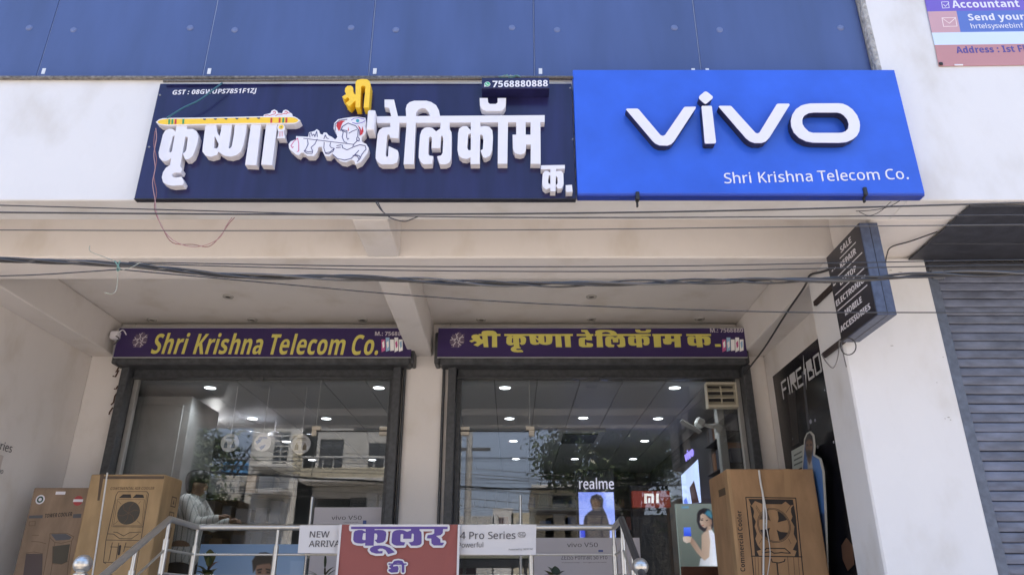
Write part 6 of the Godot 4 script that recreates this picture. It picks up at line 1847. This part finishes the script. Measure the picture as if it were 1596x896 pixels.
func shopkeeper() -> void:
	var o := at_depth(297, 790, 8.35)
	var foot := Vector3(o.x, SHOP_FLOOR, -8.35)
	var t := thing("person", "person with dark hair in a pale striped shirt reaching forward behind the glass", "person", foot)
	var V := func(x, y, z): return Vector3(x, y, z)
	var skin := flat("person_skin", lin(0.20, 0.115, 0.075), 0.55)
	var sh := [Vector3(0.02, 1.44, 0.185), Vector3(0.02, 1.44, -0.185)]
	var el := [Vector3(0.16, 1.20, 0.22), Vector3(0.19, 1.22, -0.21)]
	var wr := [Vector3(0.40, 1.27, 0.17), Vector3(0.42, 1.26, -0.12)]
	var body := [[Vector3(0, 0.95, 0.07), Vector3(0, 0.95, -0.07), 0.125, 0.125], [Vector3(0, 1.0, 0), Vector3(0.0, 1.32, 0), 0.13, 0.15], [Vector3(0.0, 1.36, 0.10), Vector3(0.0, 1.36, -0.10), 0.105, 0.105], [Vector3(0.01, 1.45, 0), Vector3(0.03, 1.56, 0), 0.06, 0.052],
		[Vector3(0.035, 1.67, 0), Vector3(0.045, 1.62, 0), 0.092, 0.078], [Vector3(0.06, 1.58, 0), Vector3(0.085, 1.56, 0), 0.055, 0.040], [Vector3(0.115, 1.635, 0), Vector3(0.14, 1.605, 0), 0.012, 0.017], [Vector3(0.03, 1.635, 0.082), Vector3(0.035, 1.61, 0.084), 0.017, 0.012], [Vector3(0.03, 1.635, -0.082), Vector3(0.035, 1.61, -0.084), 0.017, 0.012], [Vector3(0.118, 1.573, 0.016), Vector3(0.118, 1.573, -0.016), 0.012, 0.012]]
	for k in 2:
		body.append([sh[k], el[k], 0.058, 0.044])
		body.append([el[k], wr[k], 0.044, 0.029])
		var s := 1.0 if k == 0 else -1.0
		body.append([Vector3(0, 0.92, 0.09 * s), Vector3(0.02, 0.50, 0.10 * s), 0.088, 0.058])
		body.append([Vector3(0.02, 0.50, 0.10 * s), Vector3(-0.02, 0.09, 0.10 * s), 0.058, 0.040])
		body.append([Vector3(-0.04, 0.045, 0.10 * s), Vector3(0.16, 0.035, 0.115 * s), 0.042, 0.032])
	put("body", flesh(body, 0.014), skin, t, foot)
	for k in 2:
		var w: Vector3 = wr[k]
		var dir := (wr[k] - el[k] as Vector3).normalized()
		var across_ := dir.cross(Vector3.UP).normalized() * (1.0 if k == 0 else -1.0)
		var hand := [[w - dir * 0.03, w + dir * 0.05 + across_ * 0.018, 0.026, 0.022], [w + dir * 0.02, w + dir * 0.06 - across_ * 0.018, 0.024, 0.020]]
		for j in 4:
			var root := w + dir * 0.065 + across_ * (0.027 - j * 0.018)
			var mid := root + dir * (0.034 - absf(j - 1.5) * 0.005) + Vector3.DOWN * 0.010
			var tip := mid + dir * 0.016 + Vector3.DOWN * 0.028
			hand.append([root - dir * 0.02, mid, 0.0095, 0.0088])
			hand.append([mid, tip, 0.0088, 0.0075])
		var th := w + dir * 0.012 + across_ * 0.03
		hand.append([th, th + dir * 0.035 + across_ * 0.022 + Vector3.DOWN * 0.012, 0.012, 0.0095])
		hand.append([th + dir * 0.035 + across_ * 0.022 + Vector3.DOWN * 0.012, th + dir * 0.06 + across_ * 0.012 + Vector3.DOWN * 0.024, 0.0095, 0.008])
		put("hand", flesh(hand, 0.0042, 0.006), skin, t, foot)
	var shirt := [[Vector3(0, 0.90, 0.07), Vector3(0, 0.90, -0.07), 0.145, 0.145], [Vector3(0, 1.0, 0), Vector3(0.0, 1.32, 0), 0.15, 0.168], [Vector3(0.0, 1.37, 0.11), Vector3(0.0, 1.37, -0.11), 0.115, 0.115], [Vector3(0.0, 1.44, 0), Vector3(0.015, 1.49, 0), 0.085, 0.068]]
	for k in 2:
		shirt.append([sh[k], el[k], 0.078, 0.062])
		shirt.append([el[k], (wr[k] as Vector3).lerp(el[k], 0.15), 0.062, 0.042])
	# stripes woven along the cloth
	var im := Image.create(64, 8, false, Image.FORMAT_RGB8)
	for x in 64:
		for y in 8:
			im.set_pixel(x, y, Color(0.62, 0.65, 0.68) if x % 16 < 3 else Color(0.98, 0.98, 0.97))
	var sm := textured("shirt_cloth", lin(0.62, 0.62, 0.60), ImageTexture.create_from_image(im), 4.5, 0.9)
	put("shirt", flesh(shirt, 0.016), sm, t, foot)
	var trousers := []
	for s in [1.0, -1.0]:
		trousers.append([Vector3(0, 0.93, 0.085 * s), Vector3(0.02, 0.50, 0.10 * s), 0.115, 0.078])
		trousers.append([Vector3(0.02, 0.50, 0.10 * s), Vector3(-0.02, 0.10, 0.10 * s), 0.078, 0.068])
	put("trousers", flesh(trousers, 0.018), flat("trouser_cloth", lin(0.03, 0.03, 0.04), 0.9), t, foot)
	put("hair", flesh([[Vector3(0.01, 1.69, 0), Vector3(0.045, 1.705, 0), 0.112, 0.10], [Vector3(-0.03, 1.67, 0), Vector3(-0.03, 1.60, 0), 0.095, 0.066]], 0.012), flat("person_hair", lin(0.012, 0.010, 0.010), 0.5), t, foot)
	for s in [1.0, -1.0]:
		put("eye", lathe_mesh([Vector2(0, -0.009), Vector2(0.008, -0.004), Vector2(0.008, 0.004), Vector2(0, 0.009)], 10), flat("person_eye", lin(0.05, 0.04, 0.035), 0.2), t, foot + Vector3(0.115, 1.648, 0.032 * s))

# ---------- the ground and the far side of the street, which the shop glass mirrors ----------
func ground_and_street() -> void:
	var dust := textured("street_dust", lin(0.48, 0.43, 0.385), noise_texture(160, 0.012, 0.6, 1.0, 6), 0.15, 0.95, noise_texture(161, 0.05, 0.0, 1.0), 0.8)
	var tar := textured("street_tar", lin(0.26, 0.24, 0.215), noise_texture(163, 0.02, 0.6, 1.0, 6), 0.2, 0.9)
	structure("ground", box_mesh(Vector3(300, 0.2, 300), 0.01), dust, Vector3(0, -0.1, 20))
	structure("road", box_mesh(Vector3(300, 0.004, 4.5), 0.001), tar, Vector3(0, 0.0035, 4.0))
	var cement := textured("porch_cement", lin(0.58, 0.55, 0.50), noise_texture(165, 0.02, 0.75, 1.0), 0.5, 0.7)
	var p := structure("porch_floor", box_mesh(Vector3(7.22, FLOOR, 2.09), 0.01), cement, Vector3(-0.91, FLOOR / 2.0, -6.551))
	structure("shop_floor", box_mesh(Vector3(7.0, SHOP_FLOOR, 6.39), 0.01), textured("shop_tiles", lin(0.4, 0.39, 0.37), noise_texture(166, 0.01, 0.9, 1.0), 0.5, 0.25), Vector3(-0.89, SHOP_FLOOR / 2.0, -11.0))
	for s in [[-4.5, -2.56], [0.86, 2.38]]:
		for k in 4:
			structure("porch_step", box_mesh(Vector3(s[1] - s[0], 0.8 - k * 0.2, 0.3), 0.01), cement, Vector3((s[0] + s[1]) / 2, (0.8 - k * 0.2) / 2.0, -5.352 + k * 0.302))

func wall_block(called: String, a: Vector3, b: Vector3, deep: float, m: Material, t: Node3D) -> void:
	box(called, Vector3(a.x, b.y, a.z), Vector3(b.x, a.y, a.z + deep), m, t, 0.01)

# a wall with rectangular openings, laid out on the grid of their edges
func pierced_wall(outline: PackedVector2Array, holes: Array, thick: float, c: Vector2) -> ArrayMesh:
	var xs := []
	var ys := []
	for r in [outline] + holes:
		for v in r:
			if not xs.has(clampf(v.x, outline[0].x, outline[2].x)):
				xs.append(clampf(v.x, outline[0].x, outline[2].x))
			if not ys.has(clampf(v.y, outline[0].y, outline[2].y)):
				ys.append(clampf(v.y, outline[0].y, outline[2].y))
	xs.sort()
	ys.sort()
	var solid := func(i: int, j: int) -> bool:
		if i < 0 or j < 0 or i >= xs.size() - 1 or j >= ys.size() - 1:
			return false
		var p := Vector2((xs[i] + xs[i + 1]) / 2.0, (ys[j] + ys[j + 1]) / 2.0)
		return not holes.any(func(h): return p.x > h[0].x and p.x < h[2].x and p.y > h[0].y and p.y < h[2].y)
	var st := SurfaceTool.new()
	st.begin(Mesh.PRIMITIVE_TRIANGLES)
	var h := thick / 2.0
	for i in xs.size() - 1:
		for j in ys.size() - 1:
			if not solid.call(i, j):
				continue
			var a := Vector3(xs[i] - c.x, ys[j] - c.y, 0)
			var b := Vector3(xs[i + 1] - c.x, ys[j + 1] - c.y, 0)
			var faces := [[Vector3(0, 0, -1), true], [Vector3(0, 0, 1), true], [Vector3(-1, 0, 0), not solid.call(i - 1, j)], [Vector3(1, 0, 0), not solid.call(i + 1, j)], [Vector3(0, -1, 0), not solid.call(i, j - 1)], [Vector3(0, 1, 0), not solid.call(i, j + 1)]]
			for f in faces:
				if not f[1]:
					continue
				var n: Vector3 = f[0]
				var q := []
				for e in [[0, 0], [1, 0], [1, 1], [0, 1]]:
					if n.z != 0.0:
						q.append(Vector3(b.x if e[0] else a.x, b.y if e[1] else a.y, n.z * h))
					elif n.x != 0.0:
						q.append(Vector3(b.x if n.x > 0.0 else a.x, b.y if e[0] else a.y, h if e[1] else -h))
					else:
						q.append(Vector3(b.x if e[0] else a.x, b.y if n.y > 0.0 else a.y, h if e[1] else -h))
				tri(st, q[0], q[1], q[2], n)
				tri(st, q[0], q[2], q[3], n)
	return st.commit()

# a hollow house: a front wall with real openings, side walls, back and roof; openings are pixels of its mirror image
func hollow_house(t: Node3D, a: Vector3, x1: float, deep: float, m: Material, openings: Array) -> void:
	var q := a.z
	var holes := []
	for o in openings:
		var p := across(o[0], o[1], q)
		var r := across(o[2], o[3], q)
		holes.append(rect(Vector2(p.x, maxf(r.y, 0.02)), Vector2(r.x, p.y)))
	var outline := rect(Vector2(a.x, 0.0), Vector2(x1, a.y))
	var c := middle([outline])
	put("front_wall", pierced_wall(outline, holes, 0.25, c), m, t, Vector3(c.x, c.y, q + 0.125))
	box("party_wall", Vector3(a.x, 0, q + 0.252), Vector3(a.x + 0.2, a.y, q + deep), m, t, 0.01)
	box("party_wall", Vector3(x1 - 0.2, 0, q + 0.252), Vector3(x1, a.y, q + deep), m, t, 0.01)
	box("rear_wall", Vector3(a.x + 0.202, 0, q + deep - 0.2), Vector3(x1 - 0.202, a.y, q + deep), m, t, 0.01)
	box("roof", Vector3(a.x, a.y + 0.002, q), Vector3(x1, a.y + 0.15, q + deep), m, t, 0.01)
	for h in [3.2, 6.2]:
		if h < a.y - 1.0:
			box("storey_slab", Vector3(a.x + 0.202, h, q + 0.252), Vector3(x1 - 0.202, h + 0.15, q + deep - 0.202), m, t, 0.01)

func far_window(t: Node3D, o: Array, q: float, frame: Material, bars := true) -> void:
	var a := across(o[0], o[1], q)
	var b := across(o[2], o[3], q)
	var glass := flat("far_glass", Color(0.6, 0.65, 0.68, 0.08), 0.02)
	glass.transparency = BaseMaterial3D.TRANSPARENCY_ALPHA
	var m := 0.06
	var w := box("window", Vector3(a.x, b.y, q + 0.05), Vector3(b.x, b.y + m, q + 0.11), frame, t, 0.005)
	box("window_frame", Vector3(a.x, a.y - m, q + 0.05), Vector3(b.x, a.y, q + 0.11), frame, w, 0.005)
	for x in [a.x, (a.x + b.x - m) / 2.0, b.x - m]:
		box("window_frame", Vector3(x, b.y + m, q + 0.05), Vector3(x + m, a.y - m, q + 0.11), frame, w, 0.005)
	for k in 2:
		var x0 := lerpf(a.x, b.x, k * 0.5) + 0.05
		box("window_pane", Vector3(x0, b.y + m, q + 0.085), Vector3(x0 + (b.x - a.x) * 0.5 - 0.09, a.y - m, q + 0.091), glass, w, 0.001)
	if bars:
		for k in 6:
			var y := lerpf(a.y - m, b.y + m, (k + 0.5) / 6.0)
			box("window_bar", Vector3(a.x + m, y - 0.02, q + 0.02), Vector3(b.x - m, y + 0.02, q + 0.045), frame, w, 0.002)

func far_side() -> void:
	var cream := plaster("far_cream", lin(0.66, 0.60, 0.45), 170)
	var pale := plaster("far_white", lin(0.76, 0.75, 0.72), 172)
	var ash := plaster("far_ash", lin(0.55, 0.54, 0.51), 174)
	var frame := flat("far_frame_white", lin(0.6, 0.6, 0.58), 0.6)
	var slate := flat("far_frame_slate", lin(0.07, 0.07, 0.075), 0.6)
	var q := 9.0
	# grey-cream house with a balcony
	var t := thing("town_house", "grey-cream house across the street with a railed balcony and slatted window", "house", across(540, 800, q) * Vector3(1, 0, 1))
	var wins := [[499, 684, 531.5, 737], [545, 775, 570, 806], [575, 690, 600, 737]]
	hollow_house(t, across(484, 560, q), across(690, 800, q).x, 8.0, ash, wins + [[490, 776, 540, 1200]])
	for o in wins:
		far_window(t, o, q, slate)
	var s0 := across(478, 751, q)
	var s1 := across(606, 757, q)
	box("balcony_slab", Vector3(s0.x, s1.y, q - 1.0), Vector3(s1.x, s0.y, q + 0.0), pale, t, 0.01)
	for k in 9:
		var x := lerpf(s0.x + 0.05, s1.x - 0.05, k / 8.0)
		tube("balcony_post", [Vector3(x, s0.y, q - 0.95), Vector3(x, s0.y + 0.62, q - 0.95)], 0.02, frame, t, 6)
	box("balcony_rail", Vector3(s0.x, s0.y + 0.60, q - 0.98), Vector3(s1.x, s0.y + 0.66, q - 0.92), frame, t, 0.006)
	box("balcony_parapet", Vector3(s0.x, s0.y, q - 0.99), Vector3(s1.x, s0.y + 0.30, q - 0.94), cream, t, 0.006)
	# white stair house with patterned screen
	t = thing("town_house", "white house across the street with stacked windows and a patterned screen strip", "house", across(450, 800, q) * Vector3(1, 0, 1))
	wins = [[426, 672, 447, 726], [412, 773, 440, 800], [406.5, 735, 425, 765]]
	hollow_house(t, across(404, 600, q), across(482.5, 800, q).x, 7.0, pale, wins)
	for o in wins:
		far_window(t, o, q, frame)
	for k in 9:
		for j in 3:
			var c := across(458 + j * 5.2, 680 + k * 7.0, q)
			put("screen_tile", box_mesh(Vector3(0.085, 0.12, 0.05), 0.01), cream, t, Vector3(c.x, c.y, q - 0.02), Basis(Vector3.BACK, 0.5 if (k + j) % 2 else -0.5))
	for y in [729, 766]:
		box("ledge", Vector3(across(402, y, q).x, across(402, y + 5, q).y, q - 0.8), Vector3(across(455, y, q).x, across(402, y, q).y, q - 0.002), pale, t, 0.01)
	# low terrace house with water tanks
	q = 10.0
	t = thing("town_house", "low terrace house across the street with a flat roof under blue water tanks", "house", across(370, 800, q) * Vector3(1, 0, 1))
	wins = [[372, 757, 395, 790], [342, 780, 356, 806]]
	hollow_house(t, across(337, 748, q), across(402, 800, q).x, 6.0, pale, wins)
	for o in wins:
		far_window(t, o, q, frame)
	var blue := flat("tank_blue", lin(0.06, 0.20, 0.42), 0.5)
	for px in [354.0, 341.0]:
		var b := across(px, 746, q)
		var tk := thing("water_tank", "blue plastic water tank on the low terrace roof", "tank", Vector3(b.x, b.y + 0.02, q + 1.0), "blue roof tanks")
		put("tank_body", lathe_mesh([Vector2(0.0, 0.0), Vector2(0.36, 0.0), Vector2(0.38, 0.1), Vector2(0.35, 0.2), Vector2(0.38, 0.3), Vector2(0.35, 0.42), Vector2(0.38, 0.54), Vector2(0.34, 0.64), Vector2(0.12, 0.72), Vector2(0.0, 0.72)], 20), blue, tk, tk.position)
		put("tank_lid", lathe_mesh([Vector2(0.14, 0.70), Vector2(0.14, 0.77), Vector2(0.0, 0.78)], 14), slate, tk, tk.position)
	# crane-like steel ladder leaning to the roof
	var la := across(358, 736, 9.5)
	var lb := across(404, 676, 9.5)
	t = thing("roof_ladder", "long steel ladder slanting up from the low terrace roof", "ladder", la)
	var off := Vector3(0.12, -0.18, 0)
	tube("ladder_rail", [la, lb + (lb - la) * 0.4], 0.03, slate, t, 6)
	tube("ladder_rail", [la + off, lb + off + (lb - la) * 0.4], 0.03, slate, t, 6)
	for k in 14:
		var p := la.lerp(lb + (lb - la) * 0.4, (k + 0.5) / 14.0)
		tube("ladder_rung", [p, p + off], 0.015, slate, t, 5)
	# cream bungalow beyond the tree
	q = 13.0
	t = thing("town_house", "low cream bungalow across the street, its dark windows shaded by a tree", "house", across(895, 800, q) * Vector3(1, 0, 1))
	wins = [[861, 772, 892, 785], [920, 778, 946, 790]]
	hollow_house(t, across(831, 770, q), across(985, 820, q).x, 7.0, cream, wins + [[850, 806, 872, 1200], [880, 806, 902, 1200], [910, 806, 930, 1200], [936, 806, 957, 1200]])
	for o in wins:
		far_window(t, o, q, slate, false)
	box("roof_edge", Vector3(across(828, 764, q).x, across(828, 769, q).y + 0.16, q - 0.4), Vector3(across(985, 764, q).x, across(828, 769, q).y + 0.27, q + 7.0), pale, t, 0.01)
	box("shade_awning", Vector3(across(835, 800, q).x, across(835, 803, q).y, q - 1.2), Vector3(across(965, 800, q).x, across(835, 800, q).y, q - 0.01), slate, t, 0.01)
	# far low houses
	q = 34.0
	for h in [[712, 770, 808, ash], [768, 800, 796, pale], [797, 836, 803, cream]]:
		t = thing("far_house", "distant %s house low on the skyline across the street" % ["grey", "white", "cream"][[ash, pale, cream].find(h[3])], "house", across((h[0] + h[1]) / 2.0, 800, q) * Vector3(1, 0, 1))
		var o := [h[0] + 8, h[2] + 10, h[0] + 18, h[2] + 22]
		hollow_house(t, across(h[0], h[2], q), across(h[1], 800, q).x, 8.0, h[3], [o])
		far_window(t, o, q, frame, false)
	# rough garden wall under the tree
	q = 8.5
	t = thing("garden_wall", "rough grey stone garden wall below the big tree across the street", "wall", across(1010, 800, q) * Vector3(1, 0, 1))
	wall_block("wall", across(955, 802, q), Vector3(across(1190, 820, q).x, 0, 0), 0.4, textured("rough_stone", lin(0.13, 0.125, 0.115), noise_texture(180, 0.03, 0.4, 1.0, 6), 0.5, 0.95, noise_texture(181, 0.04, 0.0, 1.0), 3.0), t)
	# lamp pole and the wires on it
	q = 4.5
	var pb := across(727, 812, q)
	t = thing("utility_pole", "tall thin concrete utility pole with crossarms across the street", "pole", Vector3(pb.x, 0, q))
	tube("pole", [Vector3(pb.x, 0, q), Vector3(pb.x + 0.05, 9.0, q)], [0.11, 0.07], ash, t, 10)
	for y in [5.2, 6.4, 7.6]:
		box("crossarm", Vector3(pb.x - 0.6, y, q - 0.05), Vector3(pb.x + 0.6, y + 0.08, q + 0.05), slate, t, 0.006)
	for w in [[728, 735], [737, 742], [742, 746], [760, 764], [775, 786], [786, 800]]:
		var a := across(700, w[0], q)
		var b := across(1150, w[1] + 10, q)
		var tw := thing("street_wire", "sagging black wire strung from the utility pole across the street", "wire", a, "wires on the far pole")
		tube("wire", smooth([a - (b - a) * 0.8, a, a.lerp(b, 0.5) - Vector3(0, 0.12, 0), b, b + (b - a) * 0.5], 6), 0.009, slate, tw, 5)
	big_tree(985.0, 6.2, 1.0, 99, "large dense broadleaf tree across the street, mirrored in the shop glass")
	big_tree(200.0, 8.0, 1.05, 98, "shady tree beside the low terrace house across the street")  # invented tree, put there to keep bright sky out of the glass reflection

func big_tree(px: float, q: float, grown: float, seed_: int, label: String) -> void:
	var base := across(px, 812, q)
	var t := thing("street_tree", label, "tree", Vector3(base.x, 0, q))
	var bark := textured("bark", lin(0.09, 0.07, 0.05), noise_texture(190, 0.05, 0.5, 1.0), 1.0, 0.95)
	var c := Vector3(base.x, 0, q)
	tube("trunk", smooth([c, c + Vector3(0.1, 1.4, 0.05), c + Vector3(-0.05, 2.8, 0.0), c + Vector3(0.1, 4.4, 0.1)], 4), [0.30, 0.28, 0.26, 0.25, 0.24, 0.23, 0.22, 0.21, 0.20, 0.18, 0.16, 0.14, 0.12], bark, t, 12)
	rng.seed = seed_
	var tips := []
	for k in (20 if px > 500.0 else 30):
		var an := k * 2.39
		var up := (rng.randf_range(5.0, 8.0) if px > 500.0 else rng.randf_range(3.5, 7.2)) * grown
		var r := rng.randf_range(0.8, 2.35) * grown * (1.0 if up < 6.4 else 0.7)
		var tip := c + Vector3(cos(an) * r, up, sin(an) * r)
		tips.append(tip)
		var from := c + Vector3(0.05, rng.randf_range(2.4, 4.0), 0.03)
		tube("limb", smooth([from, from.lerp(tip, 0.5) + Vector3(0, 0.25, 0), tip], 3), [0.09, 0.08, 0.065, 0.05, 0.04, 0.03, 0.02], bark, t, 7)
	var st := SurfaceTool.new()
	st.begin(Mesh.PRIMITIVE_TRIANGLES)
	for tip in tips:
		for s in 4:
			var hub: Vector3 = tip + Vector3(rng.randfn(0, 0.5), rng.randfn(0, 0.4), rng.randfn(0, 0.5))
			for k in 260:
				var p := hub + Vector3(rng.randfn(0, 0.34), rng.randfn(0, 0.30) - 0.1, rng.randfn(0, 0.34))
				var out := Vector3(rng.randfn(), rng.randfn() - 0.6, rng.randfn()).normalized()
				var side := out.cross(Vector3(rng.randfn(), rng.randfn(), rng.randfn())).normalized()
				var l := rng.randf_range(0.13, 0.22)
				var tone := rng.randf_range(0.6, 1.25)
				var col := Color(0.045 * tone, 0.075 * tone, 0.022 * tone)
				var n := out.cross(side).normalized()
				for v in [p, p + out * l * 0.5 + side * l * 0.24, p + out * l, p, p + out * l, p + out * l * 0.5 - side * l * 0.24]:
					st.set_color(col)
					st.set_normal(n)
					st.add_vertex(v - c)
	var leaf := flat("tree_leaf", Color.WHITE, 0.5)
	leaf.vertex_color_use_as_albedo = true
	leaf.backlight_enabled = true
	leaf.backlight = lin(0.12, 0.16, 0.04)
	put("crown", st.commit(), leaf, t, c)

func _ready() -> void:
	# camera
	var cam := Camera3D.new()
	cam.name = "camera"
	add_child(cam)
	cam.position = EYE
	cam.rotation = Vector3(pitch, 0, 0)
	cam.keep_aspect = Camera3D.KEEP_HEIGHT
	cam.fov = rad_to_deg(2.0 * atan(448.0 / FOCAL))
	cam.near = 0.05
	cam.far = 600.0
	cam.current = true
	# hazy noon sky; the sun stands high behind the shop, which leaves its front in open shade
	var sky_mat := ProceduralSkyMaterial.new()
	sky_mat.sky_top_color = lin(0.25, 0.40, 0.72)
	sky_mat.sky_horizon_color = lin(0.66, 0.73, 0.82)
	sky_mat.sky_curve = 0.18
	sky_mat.ground_bottom_color = lin(0.2, 0.18, 0.15)
	sky_mat.ground_horizon_color = lin(0.5, 0.5, 0.48)
	sky_mat.sun_angle_max = 18.0
	var sky := Sky.new()
	sky.sky_material = sky_mat
	var env := Environment.new()
	env.background_mode = Environment.BG_SKY
	env.sky = sky
	env.background_energy_multiplier = 0.60
	env.tonemap_mode = Environment.TONE_MAPPER_LINEAR
	env.tonemap_exposure = 4.05
	env.sdfgi_enabled = true
	env.ssao_enabled = true
	env.ssil_enabled = true
	var we := WorldEnvironment.new()
	we.name = "surroundings"
	we.environment = env
	add_child(we)
	var sun := DirectionalLight3D.new()
	sun.name = "sun"
	add_child(sun)
	var elev := deg_to_rad(76.0)
	var to_sun := Vector3(0.12, sin(elev), -cos(elev)).normalized()
	sun.look_at_from_position(to_sun * 50.0, Vector3.ZERO, Vector3.FORWARD)
	sun.light_energy = 1.6
	sun.light_angular_distance = 0.5
	sun.light_color = Color(1.0, 0.955, 0.89)
	sun.shadow_enabled = true
	# the setting, then the things
	ground_and_street()
	porch_building()
	neighbour_shutter()
	storefronts()
	far_side()
	learn_glyphs()
	hindi_sign()
	blue_sign()
	door_sign(false)
	door_sign(true)
	projecting_sign()
	hiring_banner()
	cartons()
	railings()
	banners()
	posters()
	shop_lights()
	inside()
	shopkeeper()
	potted_plants()
	cables()
